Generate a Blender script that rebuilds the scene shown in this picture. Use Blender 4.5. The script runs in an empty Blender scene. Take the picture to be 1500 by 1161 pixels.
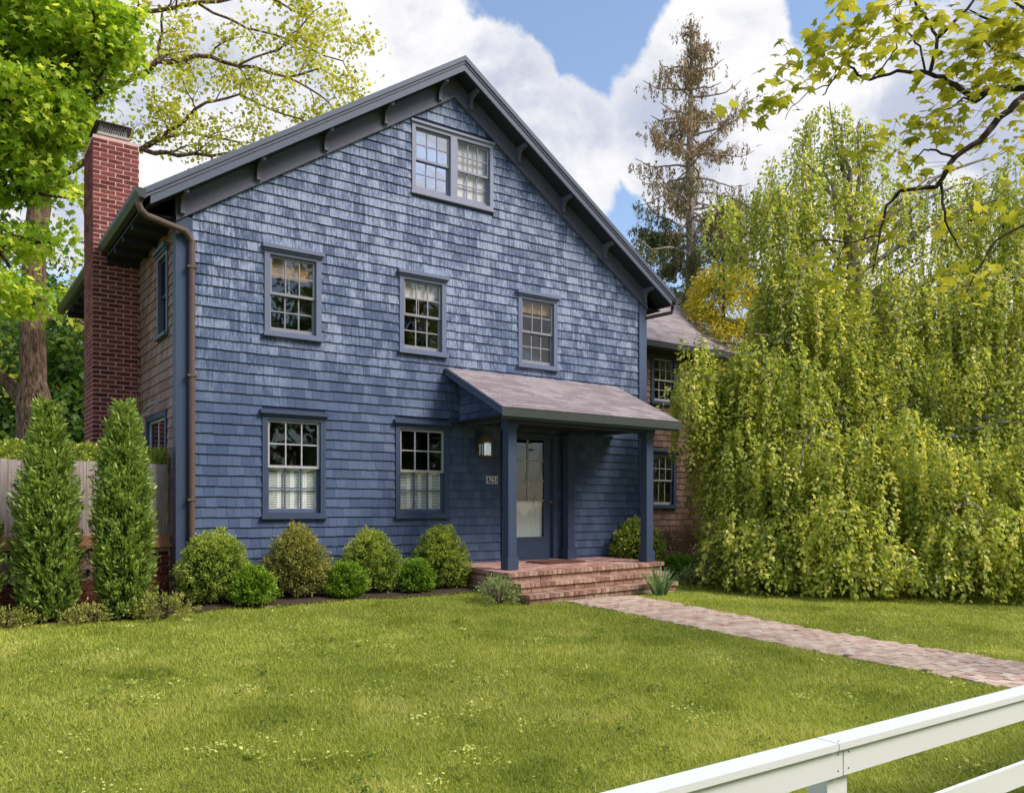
import bpy, math, random
import numpy as np
from mathutils import Vector, Matrix, noise as mnoise

random.seed(7)
rng = np.random.default_rng(7)
S = bpy.context.scene
COL = S.collection
R = math.radians

# ------------------------------------------------------------------ camera, sky, sun, exposure
# x runs along the blue gable front, y goes into the house, z up; the camera stands at x = y = 0
EYE, FPX, CXP, HYP, YAW = 1.27, 1227.0, 750.0, 748.0, R(35)
SY, CY = math.sin(YAW), math.cos(YAW)
cam_d = bpy.data.cameras.new('camera')
cam = bpy.data.objects.new('camera', cam_d)
COL.objects.link(cam)
cam.location = (0, 0, EYE)
cam.rotation_euler = (R(90), 0, -YAW)
cam_d.sensor_width = 36
cam_d.lens = 36 * FPX / 1500
cam_d.shift_y = (HYP - 580.5) / 1500
cam_d.clip_start = 0.05
cam_d.clip_end = 3000
S.camera = cam


def at(x, y, Z):
    """photo pixel at depth Z (metres along the view axis) -> world point"""
    t = (x - CXP) / FPX
    return Vector((Z * (SY + CY * t), Z * (CY - SY * t), EYE - (y - HYP) / FPX * Z))


SUN_EL, SUN_AZ = R(46), R(38)      # azimuth measured from the facade normal towards +x
sun_dir = Vector((math.sin(SUN_AZ) * math.cos(SUN_EL), -math.cos(SUN_AZ) * math.cos(SUN_EL), math.sin(SUN_EL)))

S.view_settings.view_transform = 'Standard'
S.view_settings.look = 'None'
S.view_settings.gamma = 1
S.view_settings.exposure = 1.18
S.view_settings.use_curve_mapping = False
S.cycles.max_bounces = 5
S.cycles.transparent_max_bounces = 8
S.cycles.use_denoising = True


class NT:
    """tiny node-tree helper"""
    def __init__(self, tree):
        self.t = tree
        self.n = tree.nodes
        self.l = tree.links

    def node(self, typ, **kw):
        nd = self.n.new(typ)
        for k, v in kw.items():
            if k == 'ins':
                for a, b in v.items():
                    self.put(nd.inputs[a], b)
            else:
                setattr(nd, k, v)
        return nd

    def put(self, sock, val):
        if isinstance(val, bpy.types.NodeSocket):
            self.l.new(val, sock)
        elif val is not None:
            if sock.type == 'RGBA' and len(val) == 3:
                val = (*val, 1)
            sock.default_value = val

    def math(self, op, a, b=None, c=None, clamp=False):
        nd = self.n.new('ShaderNodeMath')
        nd.operation = op
        nd.use_clamp = clamp
        self.put(nd.inputs[0], a)
        if b is not None:
            self.put(nd.inputs[1], b)
        if c is not None:
            self.put(nd.inputs[2], c)
        return nd.outputs[0]

    def vmath(self, op, a, b=None):
        nd = self.n.new('ShaderNodeVectorMath')
        nd.operation = op
        self.put(nd.inputs[0], a)
        if b is not None:
            self.put(nd.inputs[1], b)
        return nd.outputs['Value'] if op in ('DOT_PRODUCT', 'LENGTH') else nd.outputs[0]

    def noise(self, vec, scale, detail=3, rough=.55, dist=0):
        nd = self.n.new('ShaderNodeTexNoise')
        if vec is not None:
            self.l.new(vec, nd.inputs['Vector'])
        nd.inputs['Scale'].default_value = scale
        nd.inputs['Detail'].default_value = detail
        nd.inputs['Roughness'].default_value = rough
        nd.inputs['Distortion'].default_value = dist
        return nd.outputs['Fac']

    def ramp(self, fac, a, b, lo=0., hi=1., smooth=True):
        nd = self.n.new('ShaderNodeMapRange')
        nd.interpolation_type = 'SMOOTHSTEP' if smooth else 'LINEAR'
        self.put(nd.inputs['Value'], fac)
        nd.inputs['From Min'].default_value = a
        nd.inputs['From Max'].default_value = b
        nd.inputs['To Min'].default_value = lo
        nd.inputs['To Max'].default_value = hi
        return nd.outputs[0]

    def mix(self, fac, a, b, typ='MIX'):
        nd = self.n.new('ShaderNodeMix')
        nd.data_type = 'RGBA'
        nd.blend_type = typ
        self.put(nd.inputs[0], fac)
        self.put(nd.inputs[6], a)
        self.put(nd.inputs[7], b)
        return nd.outputs[2]

    def scale_vec(self, vec, sc):
        nd = self.n.new('ShaderNodeMapping')
        self.l.new(vec, nd.inputs[0])
        nd.inputs['Scale'].default_value = sc
        return nd.outputs[0]


world = bpy.data.worlds.new('World')
S.world = world
world.use_nodes = True
wt = NT(world.node_tree)
for n_ in list(wt.n):
    wt.n.remove(n_)
w_out = wt.node('ShaderNodeOutputWorld')
w_bg = wt.node('ShaderNodeBackground', ins={'Strength': 0.10})
sky = wt.node('ShaderNodeTexSky', sky_type='NISHITA', sun_disc=False)
sky.sun_elevation = SUN_EL
sky.sun_rotation = math.atan2(sun_dir.x, sun_dir.y)
sky.air_density = 1.0
sky.dust_density = 0.6
sky.ozone_density = 2.0
w_tc = wt.node('ShaderNodeTexCoord')
w_dir = w_tc.outputs['Generated']


def cloud_layer():
    # cumulus banks: a few real cloud centres, their outlines broken up by fractal noise, plus scattered cloud all round
    warp = wt.noise(w_dir, 3.2, 6, .62)
    fine = wt.noise(w_dir, 9.0, 7, .62, .3)
    spots = [(520, 110, .15), (680, 150, .085), (740, 140, .055), (815, 235, .075), (400, 180, .15), (230, 90, .13),
             (1050, 70, .07), (1040, 170, .10), (960, 215, .05), (1130, 210, .05), (1320, 170, .10), (1460, 40, .05),
             (1200, 270, .10), (60, 60, .2), (1500, 330, .2), (900, 480, .05)]
    best = None
    for (px, py, r) in spots:
        d = (at(px, py, 1) - Vector((0, 0, EYE))).normalized()
        dot = wt.vmath('DOT_PRODUCT', w_dir, tuple(d))
        g = wt.ramp(dot, math.cos(r * 1.3), 1.0, 0, 1, smooth=False)
        best = g if best is None else wt.math('MAXIMUM', best, g)
    rest = wt.ramp(wt.noise(w_dir, 1.7, 3, .5), .42, .68, 0, .8)
    # beyond the banks seen from here, the same sort of cloud carries on
    f0 = Vector((SY, CY, .45)).normalized()
    away = wt.ramp(wt.vmath('DOT_PRODUCT', w_dir, tuple(f0)), .80, .62, 0, 1)
    best = wt.math('MAXIMUM', best, wt.math('MULTIPLY', rest, away))
    e = wt.math('ADD', best, wt.math('MULTIPLY', wt.math('SUBTRACT', warp, .5), .9))
    e = wt.math('ADD', e, wt.math('MULTIPLY', wt.math('SUBTRACT', fine, .5), .9))
    m = wt.ramp(e, .30, .46)
    shade = wt.ramp(wt.noise(w_dir, 6.5, 6, .6, .3), .36, .62)
    thick = wt.ramp(e, .3, .9)
    col = wt.mix(wt.math('MULTIPLY', shade, wt.math('ADD', .45, wt.math('MULTIPLY', thick, .55))), (4.5, 4.45, 4.5), (2.5, 2.7, 3.35))
    return m, col


cm, cc = cloud_layer()
wt.put(w_bg.inputs['Color'], wt.mix(cm, wt.mix(.10, sky.outputs[0], (3.2, 3.5, 4.2)), cc))
wt.l.new(w_bg.outputs[0], w_out.inputs[0])

sun_d = bpy.data.lights.new('sun', 'SUN')
sun_d.energy = 1.9
sun_d.angle = R(26)
sun_d.color = (1.0, .95, .86)
sun = bpy.data.objects.new('sun', sun_d)
COL.objects.link(sun)
sun.location = (8, -10, 20)
sun.rotation_euler = sun_dir.to_track_quat('Z', 'Y').to_euler()

# ------------------------------------------------------------------ materials
def new_mat(name):
    m = bpy.data.materials.new(name)
    m.use_nodes = True
    t = NT(m.node_tree)
    for n in list(t.n):
        t.n.remove(n)
    out = t.node('ShaderNodeOutputMaterial')
    return m, t, out


def principled(t, col, rough=.6, spec=.3, metal=0., bump=None, bstr=.3, bdist=.01):
    p = t.node('ShaderNodeBsdfPrincipled')
    t.put(p.inputs['Base Color'], col)
    t.put(p.inputs['Roughness'], rough)
    t.put(p.inputs['Specular IOR Level'], spec)
    t.put(p.inputs['Metallic'], metal)
    if bump is not None:
        b = t.node('ShaderNodeBump', ins={'Strength': bstr, 'Distance': bdist, 'Height': bump})
        t.l.new(b.outputs[0], p.inputs['Normal'])
    return p.outputs[0]


def wpos(t):
    return t.node('ShaderNodeNewGeometry').outputs['Position']


def lin(r, g, b):
    f = lambda c: (c / 12.92 if c <= .04045 else ((c + .055) / 1.055) ** 2.4)
    return (f(r / 255), f(g / 255), f(b / 255))


def paint(name, col, var=.18, rough=.5, grain=(6, 6, 6), spec=.3, bstr=.15):
    m, t, o = new_mat(name)
    p = wpos(t)
    n1 = t.noise(t.scale_vec(p, grain), 4, 5, .6)
    n2 = t.noise(p, 1.3, 4, .6)
    c = t.mix(t.ramp(n1, .3, .75), tuple(x * (1 - var) for x in col), tuple(min(1, x * (1 + var)) for x in col))
    c = t.mix(t.ramp(n2, .35, .7, 0, .5), c, tuple(x * (1 - var * 1.3) for x in col))
    t.l.new(principled(t, c, rough, spec, bump=n1, bstr=bstr, bdist=.004), o.inputs[0])
    return m


def tone_source(t, per_object):
    if per_object:
        sep = t.node('ShaderNodeSeparateColor')
        t.l.new(t.node('ShaderNodeObjectInfo').outputs['Color'], sep.inputs[0])
        return sep.outputs[0]
    return t.node('ShaderNodeAttribute', attribute_name='tone').outputs['Fac']


def shingle_mat(name, dark, mid, pale, per_object, worn_from=None, spread=.13, streak=.8):
    m, t, o = new_mat(name)
    tone = tone_source(t, per_object)
    p = wpos(t)
    sc = (95, 95, 4)
    st = t.noise(t.scale_vec(p, sc), 1, 4, .65)
    st2 = t.noise(t.scale_vec(p, (34, 34, 2.2)), 1, 3, .6)
    patch = t.noise(p, 1.1, 4, .6)
    off = t.math('MULTIPLY', t.math('SUBTRACT', tone, .5), spread)
    k = t.math('ADD', t.math('ADD', t.math('MULTIPLY', st, .5), t.math('MULTIPLY', st2, .5)), off)
    if worn_from:
        sep = t.node('ShaderNodeSeparateXYZ')
        t.l.new(p, sep.inputs[0])
        h = t.ramp(t.math('ADD', sep.outputs[2], t.math('MULTIPLY', t.math('SUBTRACT', patch, .5), 3.0)), worn_from[0], worn_from[1])
        amount = t.math('ADD', .16, t.math('MULTIPLY', h, streak - .1))
    else:
        amount = streak
    k2 = t.math('ADD', k, t.math('MULTIPLY', t.math('SUBTRACT', patch, .5), .25))
    worn = t.math('MULTIPLY', t.ramp(k2, .40, .64), amount)
    base = t.mix(t.ramp(tone, .0, 1., .5, .86), dark, mid)
    base = t.mix(t.ramp(t.math('ADD', t.math('MULTIPLY', st, .5), t.math('MULTIPLY', st2, .5)), .40, .62, 0, .55), base, dark)
    c = t.mix(worn, base, pale)
    t.l.new(principled(t, c, .62, .25, bump=st, bstr=.35, bdist=.004), o.inputs[0])
    return m


def brick_mat(name, a, b, pale, per_object=True, pale_amt=.25):
    m, t, o = new_mat(name)
    tone = tone_source(t, per_object)
    p = wpos(t)
    n1 = t.noise(p, 38, 5, .65)
    n2 = t.noise(p, 7, 4, .6)
    c = t.mix(t.ramp(tone, 0, 1), a, b)
    c = t.mix(t.ramp(n1, .35, .75, 0, .45), c, tuple(x * .6 for x in a))
    c = t.mix(t.ramp(n2, .5, .75, 0, pale_amt), c, pale)
    t.l.new(principled(t, c, .85, .2, bump=n1, bstr=.5, bdist=.006), o.inputs[0])
    return m


def leaf_mat(name, dark, mid, pale, trans=.38, rough=.5, spec=.35, tscale=1.35):
    m, t, o = new_mat(name)
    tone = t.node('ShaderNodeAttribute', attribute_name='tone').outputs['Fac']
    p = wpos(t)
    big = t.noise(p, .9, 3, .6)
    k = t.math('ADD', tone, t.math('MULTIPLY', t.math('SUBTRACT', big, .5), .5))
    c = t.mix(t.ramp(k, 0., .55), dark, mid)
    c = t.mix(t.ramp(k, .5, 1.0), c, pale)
    d = principled(t, c, rough, spec)
    tr = t.node('ShaderNodeBsdfTranslucent')
    t.put(tr.inputs[0], t.mix(1.0, c, (tscale * 1.12, tscale, tscale * .5), 'MULTIPLY'))
    mx = t.node('ShaderNodeMixShader', ins={0: trans})
    t.l.new(d, mx.inputs[1])
    t.l.new(tr.outputs[0], mx.inputs[2])
    t.l.new(mx.outputs[0], o.inputs[0])
    return m


def bark_mat(name, a, b, sc=(9, 9, 1.6)):
    m, t, o = new_mat(name)
    p = wpos(t)
    n1 = t.noise(t.scale_vec(p, sc), 2.2, 6, .65, .4)
    c = t.mix(t.ramp(n1, .35, .68), a, b)
    t.l.new(principled(t, c, .9, .15, bump=n1, bstr=.9, bdist=.03), o.inputs[0])
    return m


def glass_mat(name, refl, tint=(.9, .92, .9)):
    m, t, o = new_mat(name)
    p = wpos(t)
    wob = t.noise(p, 2.2, 2, .5)
    b = t.node('ShaderNodeBump', ins={'Strength': .06, 'Distance': .05, 'Height': wob})
    g = t.node('ShaderNodeBsdfGlossy', ins={'Roughness': .02, 'Color': (.95, .95, .97, 1)})
    t.l.new(b.outputs[0], g.inputs['Normal'])
    tr = t.node('ShaderNodeBsdfTransparent', ins={'Color': (*tint, 1)})
    lw = t.node('ShaderNodeLayerWeight', ins={'Blend': .5})
    fr_ = t.math('ADD', .045, t.math('MULTIPLY', t.math('POWER', lw.outputs['Facing'], 5.0), .95))
    f = t.math('ADD', refl, t.math('MULTIPLY', fr_, 1 - refl), clamp=True)
    mx = t.node('ShaderNodeMixShader', ins={0: f})
    t.l.new(tr.outputs[0], mx.inputs[1])
    t.l.new(g.outputs[0], mx.inputs[2])
    t.l.new(mx.outputs[0], o.inputs[0])
    return m


BLUE_D, BLUE_M, BLUE_P = lin(51, 65, 94), lin(77, 94, 129), lin(148, 158, 182)
M = {}
M['shingle_one'] = shingle_mat('blue_shingle', BLUE_D, BLUE_M, BLUE_P, True, (2.4, 4.6), streak=1.0)
M['shingle_all'] = shingle_mat('blue_shingle_cladding', BLUE_D, BLUE_M, BLUE_P, False, (2.4, 4.6), streak=1.0)
M['cedar_all'] = shingle_mat('weathered_cedar', lin(92, 62, 48), lin(140, 104, 88), lin(178, 150, 138), False, streak=.6)
M['roof_all'] = shingle_mat('asphalt_shingle', lin(118, 104, 108), lin(152, 138, 140), lin(190, 178, 178), False, streak=.55)
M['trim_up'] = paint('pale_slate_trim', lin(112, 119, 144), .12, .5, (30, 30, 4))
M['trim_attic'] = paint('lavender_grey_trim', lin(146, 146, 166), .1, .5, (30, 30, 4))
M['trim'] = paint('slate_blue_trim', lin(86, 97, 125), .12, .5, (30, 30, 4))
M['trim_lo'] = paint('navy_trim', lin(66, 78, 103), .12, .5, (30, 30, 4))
M['frieze'] = paint('charcoal_frieze', lin(102, 101, 118), .2, .6, (5, 5, 30))
M['fascia'] = paint('slate_fascia', lin(92, 98, 114), .14, .5, (5, 5, 20))
M['darkwood'] = paint('dark_soffit', lin(48, 50, 60), .15, .7)
M['roofdark'] = paint('dark_roofing', lin(52, 54, 60), .2, .85)
M['white'] = paint('white_paint', (.80, .785, .76), .03, .5, (40, 40, 40))
M['sash_grey'] = paint('weathered_sash', lin(148, 144, 150), .15, .5)
M['sash'] = paint('old_white_sash', lin(184, 180, 184), .12, .5)
M['blind'] = paint('white_blind', (.80, .75, .74), .03, .8)
M['tan_blind'] = paint('bamboo_blind', lin(190, 150, 96), .3, .8, (2, 2, 90))
M['curtain'] = paint('white_curtain', (.78, .8, .8), .06, .8, (40, 40, 3))
M['gutter'] = paint('dark_green_gutter', lin(70, 74, 70), .15, .4)
M['downspout'] = paint('brown_downspout', lin(104, 84, 80), .15, .45, (20, 20, 3))
M['iron'] = paint('rusted_iron', lin(78, 66, 62), .2, .6)
M['mesh'] = paint('steel_mesh', lin(170, 165, 160), .1, .4)
M['copper'] = paint('clay_flue', lin(186, 140, 120), .15, .7)
M['brass'] = paint('aged_brass', lin(120, 96, 60), .25, .35)
M['room'] = paint('room_plaster', lin(120, 110, 96), .2, .9)
M['roomfloor'] = paint('room_floor', lin(96, 72, 50), .2, .8)
M['mat'] = paint('brown_coir', lin(104, 66, 56), .25, .95, (60, 60, 60))
M['mortar'] = paint('mortar', lin(214, 184, 172), .15, .95, bstr=.4)
M['mortar_dark'] = paint('old_mortar', lin(150, 124, 110), .2, .95, bstr=.4)
M['block'] = paint('screen_block', lin(178, 142, 130), .18, .9, bstr=.4)
M['coping'] = paint('tan_wood_coping', lin(190, 142, 106), .2, .7, (3, 20, 20))
M['navy'] = paint('sign_navy', lin(30, 38, 60), .05, .35)
M['signwhite'] = paint('sign_white', (.86, .855, .85), .03, .35)
M['stone'] = paint('field_stone', lin(128, 108, 98), .3, .9, bstr=.6)
M['brick'] = brick_mat('red_brick', lin(104, 46, 44), lin(142, 74, 66), lin(170, 120, 108))
M['brick_all'] = brick_mat('red_brick_field', lin(104, 46, 44), lin(142, 74, 66), lin(170, 120, 108), False)
M['stoop'] = brick_mat('stoop_brick', lin(150, 110, 96), lin(196, 162, 142), lin(216, 196, 174), True, .55)
M['stoop_all'] = brick_mat('stoop_brick_field', lin(164, 116, 106), lin(202, 160, 148), lin(216, 192, 178), False, .5)
M['paver'] = brick_mat('path_brick', lin(192, 160, 142), lin(220, 194, 174), lin(240, 228, 214), True, .7)
M['paver_all'] = brick_mat('path_brick_field', lin(192, 160, 142), lin(220, 194, 174), lin(240, 228, 214), False, .7)
M['glass'] = glass_mat('window_glass', .0, (.92, .94, .92))
M['glass_up'] = glass_mat('old_attic_glass', .5)
M['glass_mid'] = glass_mat('upper_window_glass', .05, (.9, .9, .88))
M['lampglass'] = glass_mat('lantern_glass', .08, (.9, .9, .9))
M['bark'] = bark_mat('bark', lin(70, 54, 44), lin(150, 122, 104))
M['bark_dark'] = bark_mat('dark_bark', lin(44, 34, 30), lin(96, 80, 72))
M['bark_pale'] = bark_mat('pale_bark', lin(110, 96, 88), lin(178, 164, 154))
M['twig'] = bark_mat('twig', lin(62, 46, 40), lin(120, 96, 82))
L3 = lambda a, b, c, **k: (lin(*a), lin(*b), lin(*c), k)


def lm(key, name, a, b, c, **k):
    M[key] = leaf_mat(name, lin(*a), lin(*b), lin(*c), **k)


lm('box', 'boxwood_leaf', (76, 98, 34), (166, 184, 74), (232, 234, 132), trans=.34)
lm('box_olive', 'bronzed_boxwood_leaf', (84, 90, 40), (160, 162, 80), (216, 202, 124), trans=.3)
lm('box_new', 'fresh_boxwood_leaf', (70, 104, 24), (134, 168, 44), (196, 212, 90), trans=.28)
lm('arbor', 'arborvitae_leaf', (66, 90, 38), (148, 174, 80), (214, 226, 138), trans=.34)
lm('hedge', 'hedge_leaf', (92, 112, 38), (176, 192, 84), (228, 230, 138), trans=.3)
lm('beech', 'weeping_beech_leaf', (82, 104, 38), (174, 188, 78), (238, 234, 138), trans=.5)
lm('maple_l', 'maple_leaf', (76, 116, 34), (156, 188, 62), (220, 230, 112), trans=.6)
lm('pale_l', 'spring_leaf', (128, 142, 44), (186, 190, 70), (226, 222, 120), trans=.5)
lm('wood_l', 'woodland_leaf', (50, 78, 34), (94, 126, 52), (150, 172, 84), trans=.4)
lm('near_l', 'near_maple_leaf', (122, 136, 44), (168, 172, 66), (212, 202, 104), trans=.5)
lm('spruce_l', 'spruce_needle', (72, 86, 44), (132, 118, 82), (178, 150, 122), trans=.25)
lm('gold_l', 'golden_conifer_leaf', (146, 146, 40), (208, 194, 62), (242, 230, 116), trans=.2, tscale=1.05)
lm('iris', 'iris_blade', (70, 104, 66), (126, 156, 110), (182, 198, 150), trans=.3)
lm('grey_herb', 'catmint_leaf', (104, 122, 78), (156, 170, 112), (200, 206, 150), trans=.3)
lm('dead', 'dried_hydrangea', (136, 104, 76), (188, 152, 122), (220, 190, 160), trans=.3)
lm('grass', 'grass_blade', (116, 130, 44), (176, 184, 74), (222, 216, 132), trans=.32, spec=.2)


def ground_mat():
    m, t, o = new_mat('turf')
    p = wpos(t)
    n = t.noise(p, 30, 5, .7)
    n2 = t.noise(p, .6, 4, .6)
    c = t.mix(t.ramp(n, .3, .7), lin(78, 88, 34), lin(132, 140, 62))
    c = t.mix(t.ramp(n2, .4, .7, 0, .6), c, lin(110, 130, 52))
    t.l.new(principled(t, c, .95, .1, bump=n, bstr=.6, bdist=.03), o.inputs[0])
    return m


M['turf'] = ground_mat()
M['soil'] = paint('mulch', lin(74, 58, 46), .4, .95, (20, 20, 20), bstr=.8)
M['asphalt'] = paint('asphalt', (.055, .055, .057), .2, .9, bstr=.4)

# ------------------------------------------------------------------ mesh and object helpers
WT = {}


def tag(o, label=None, cat=None, group=None, kind=None):
    for k, v in (('label', label), ('category', cat), ('group', group), ('kind', kind)):
        if v:
            o[k] = v
    return o


def link(o, parent=None):
    COL.objects.link(o)
    WT[o.name] = Vector((0, 0, 0))
    if parent is not None:
        o.parent = parent
        o.matrix_parent_inverse = Matrix.Translation(-WT[parent.name])
    return o


def thing(name, loc, label, cat, group=None):
    o = bpy.data.objects.new(name, None)
    o.empty_display_size = .2
    o.location = loc
    link(o)
    WT[o.name] = Vector(loc)
    return tag(o, label, cat, group)


class MB:
    def __init__(self):
        self.v, self.f, self.t, self.smooth = [], [], [], False

    def add(self, verts, faces, tone=.5):
        b = len(self.v)
        self.v += [tuple(p) for p in verts]
        self.f += [tuple(i + b for i in f) for f in faces]
        self.t += [tone] * len(faces)
        return self

    def box(self, x0, x1, y0, y1, z0, z1, tone=.5):
        v = [(x0, y0, z0), (x1, y0, z0), (x1, y1, z0), (x0, y1, z0), (x0, y0, z1), (x1, y0, z1), (x1, y1, z1), (x0, y1, z1)]
        return self.add(v, BOXF, tone)

    def sheet(self, x0, x1, y, z0, z1):
        return self.add([(x0, y, z0), (x1, y, z0), (x1, y, z1), (x0, y, z1)], [(0, 1, 2, 3)])

    def prism(self, poly, axis, a, b, tone=.5):
        """poly: 2D points (counter-clockwise or not) extruded along axis 0/1/2 from a to b"""
        n = len(poly)
        def P(p, w):
            q = list(p)
            q.insert(axis, w)
            return q
        v = [P(p, a) for p in poly] + [P(p, b) for p in poly]
        f = [tuple(range(n)), tuple(range(2 * n - 1, n - 1, -1))] + [(i, i + n, (i + 1) % n + n, (i + 1) % n) for i in range(n)]
        return self.add(v, f, tone)

    def hexa(self, pts, tone=.5):
        return self.add(pts, BOXF, tone)

    def tube(self, pts, rad, sides=7, tone=.5, cap=True):
        pts = [Vector(p) for p in pts]
        n = len(pts)
        if not hasattr(rad, '__len__'):
            rad = [rad] * n
        ref = Vector((.31, .77, .55))
        rings = []
        for i, p in enumerate(pts):
            d = (pts[min(i + 1, n - 1)] - pts[max(i - 1, 0)])
            d = d.normalized() if d.length > 1e-9 else Vector((0, 0, 1))
            a = d.cross(ref)
            if a.length < .05:
                a = d.cross(Vector((1, 0, 0)))
            a.normalize()
            b = d.cross(a)
            rings.append([p + (a * math.cos(2 * math.pi * k / sides) + b * math.sin(2 * math.pi * k / sides)) * rad[i] for k in range(sides)])
        v = [q for r in rings for q in r]
        f = []
        for i in range(n - 1):
            for k in range(sides):
                k2 = (k + 1) % sides
                f.append((i * sides + k, i * sides + k2, (i + 1) * sides + k2, (i + 1) * sides + k))
        if cap:
            f.append(tuple(range(sides - 1, -1, -1)))
            f.append(tuple(range((n - 1) * sides, n * sides)))
        return self.add(v, f, tone)

    def build(self, name, mat, parent=None, kind=None, smooth=False):
        me = bpy.data.meshes.new(name)
        me.from_pydata(self.v, [], self.f)
        me.materials.append(mat)
        a = me.attributes.new('tone', 'FLOAT', 'FACE')
        a.data.foreach_set('value', np.array(self.t, dtype=np.float32))
        if smooth:
            me.polygons.foreach_set('use_smooth', [True] * len(me.polygons))
        fix_normals(me)
        o = bpy.data.objects.new(name, me)
        link(o, parent)
        return tag(o, kind=kind)


BOXF = [(0, 3, 2, 1), (4, 5, 6, 7), (0, 1, 5, 4), (1, 2, 6, 5), (2, 3, 7, 6), (3, 0, 4, 7)]


def fix_normals(me):
    if len(me.polygons) > 20000:
        return
    import bmesh
    bm = bmesh.new()
    bm.from_mesh(me)
    bmesh.ops.recalc_face_normals(bm, faces=bm.faces)
    bm.to_mesh(me)
    bm.free()


def quads_mesh(name, V4, tone, mat, parent=None, kind=None, nv=4):
    """V4: (N, nv, 3) array of separate polygons"""
    V4 = np.asarray(V4, dtype=np.float32)
    N = len(V4)
    me = bpy.data.meshes.new(name)
    me.vertices.add(N * nv)
    me.vertices.foreach_set('co', V4.reshape(-1))
    me.loops.add(N * nv)
    me.loops.foreach_set('vertex_index', np.arange(N * nv, dtype=np.int32))
    me.polygons.add(N)
    me.polygons.foreach_set('loop_start', np.arange(0, N * nv, nv, dtype=np.int32))
    try:
        me.polygons.foreach_set('loop_total', np.full(N, nv, dtype=np.int32))
    except Exception:
        pass
    a = me.attributes.new('tone', 'FLOAT', 'FACE')
    a.data.foreach_set('value', np.asarray(tone, dtype=np.float32))
    me.materials.append(mat)
    me.update(calc_edges=True)
    o = bpy.data.objects.new(name, me)
    link(o, parent)
    return tag(o, kind=kind)


def unit(a):
    return a / np.maximum(np.linalg.norm(a, axis=-1, keepdims=True), 1e-9)


def leaves(P, Dv, L, W, up=None, fold=.18, N=None):
    """one folded diamond leaf at each base P along Dv"""
    n = len(P)
    D_ = unit(Dv)
    if N is None:
        N = unit(rng.normal(size=(n, 3)) + (np.array(up) if up is not None else 0))
    Sd = unit(np.cross(D_, N))
    Nn = np.cross(Sd, D_)
    L = np.broadcast_to(L, (n,))[:, None]
    W = np.broadcast_to(W, (n,))[:, None]
    mid = P + D_ * L * .48
    return np.stack([P, mid + Sd * W * .5 + Nn * W * fold, P + D_ * L, mid - Sd * W * .5 + Nn * W * fold], axis=1)


UNIT_BOX = None


def unit_box():
    global UNIT_BOX
    if UNIT_BOX is None:
        UNIT_BOX = []
        for k in range(5):
            r = random.Random(k)
            b = .02 if k < 4 else 0
            v = [(x + r.uniform(-b, b), y + r.uniform(-b, b), z + r.uniform(-b, b)) for x, y, z in
                 [(-.5, -.5, -.5), (.5, -.5, -.5), (.5, .5, -.5), (-.5, .5, -.5), (-.5, -.5, .5), (.5, -.5, .5), (.5, .5, .5), (-.5, .5, .5)]]
            UNIT_BOX.append(v)
    return UNIT_BOX


PIECE = {}


def piece(name, center, size, mat, parent, rot=(0, 0, 0), tone=None):
    """one brick / board / block as an object of its own; mesh data shared per material"""
    k = (mat.name, 4 if max(size) > .5 else random.randrange(4))
    if k not in PIECE:
        me = bpy.data.meshes.new(name)
        me.from_pydata(unit_box()[k[1]], [], BOXF)
        me.materials.append(mat)
        fix_normals(me)
        PIECE[k] = me
    o = bpy.data.objects.new(name, PIECE[k])
    o.location = center
    o.scale = size
    o.rotation_euler = rot
    t = random.random() if tone is None else tone
    o.color = (t, t, t, 1)
    link(o, parent)
    return o


def smooth(a, b, x):
    t = np.clip((np.asarray(x, dtype=float) - a) / (b - a), 0, 1)
    return t * t * (3 - 2 * t)


# ------------------------------------------------------------------ ground
D = 11.3


def ground_z(x, y):
    x = np.asarray(x, dtype=float)
    y = np.asarray(y, dtype=float)
    z = -.035 * np.clip(9 - y, 0, 7.5)
    right = smooth(2.0, 3.0, x)
    z = z + right * (.13 * smooth(9.2, 10.6, y) + .12 * smooth(10.6, 13.2, y))
    z = z - .03 * smooth(2.2, 1.2, y)
    z = z + .015 * np.sin(x * 1.3 + .4) * np.cos(y * 1.1) * smooth(10.3, 9.4, y) * smooth(2.3, 3.2, y)
    return z


def gz(x, y):
    return float(ground_z(x, y))


def grid_sheet(name, xs, ys, mat, dz=0., parent=None):
    X, Y = np.meshgrid(xs, ys)
    Z = ground_z(X, Y) + dz
    nx, ny = len(xs), len(ys)
    v = np.stack([X, Y, Z], -1).reshape(-1, 3)
    idx = np.arange(nx * ny).reshape(ny, nx)
    f = np.stack([idx[:-1, :-1], idx[:-1, 1:], idx[1:, 1:], idx[1:, :-1]], -1).reshape(-1, 4)
    me = bpy.data.meshes.new(name)
    me.from_pydata(v.tolist(), [], f.tolist())
    me.materials.append(mat)
    o = bpy.data.objects.new(name, me)
    return link(o, parent)


xs = np.concatenate([np.linspace(-900, -12, 14)[:-1], np.arange(-12, 30, .25), np.linspace(30, 900, 14)])
ys = np.concatenate([np.linspace(-900, -1, 14)[:-1], np.arange(-1, 20, .25), np.linspace(20, 900, 14)])
ground = tag(grid_sheet('ground', xs, ys, M['turf']), kind='structure')
street = grid_sheet('street', np.linspace(-120, 120, 40), np.linspace(-9, -1.6, 6), M['asphalt'], .004)
tag(street, kind='structure')
bed_m = MB()
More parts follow.
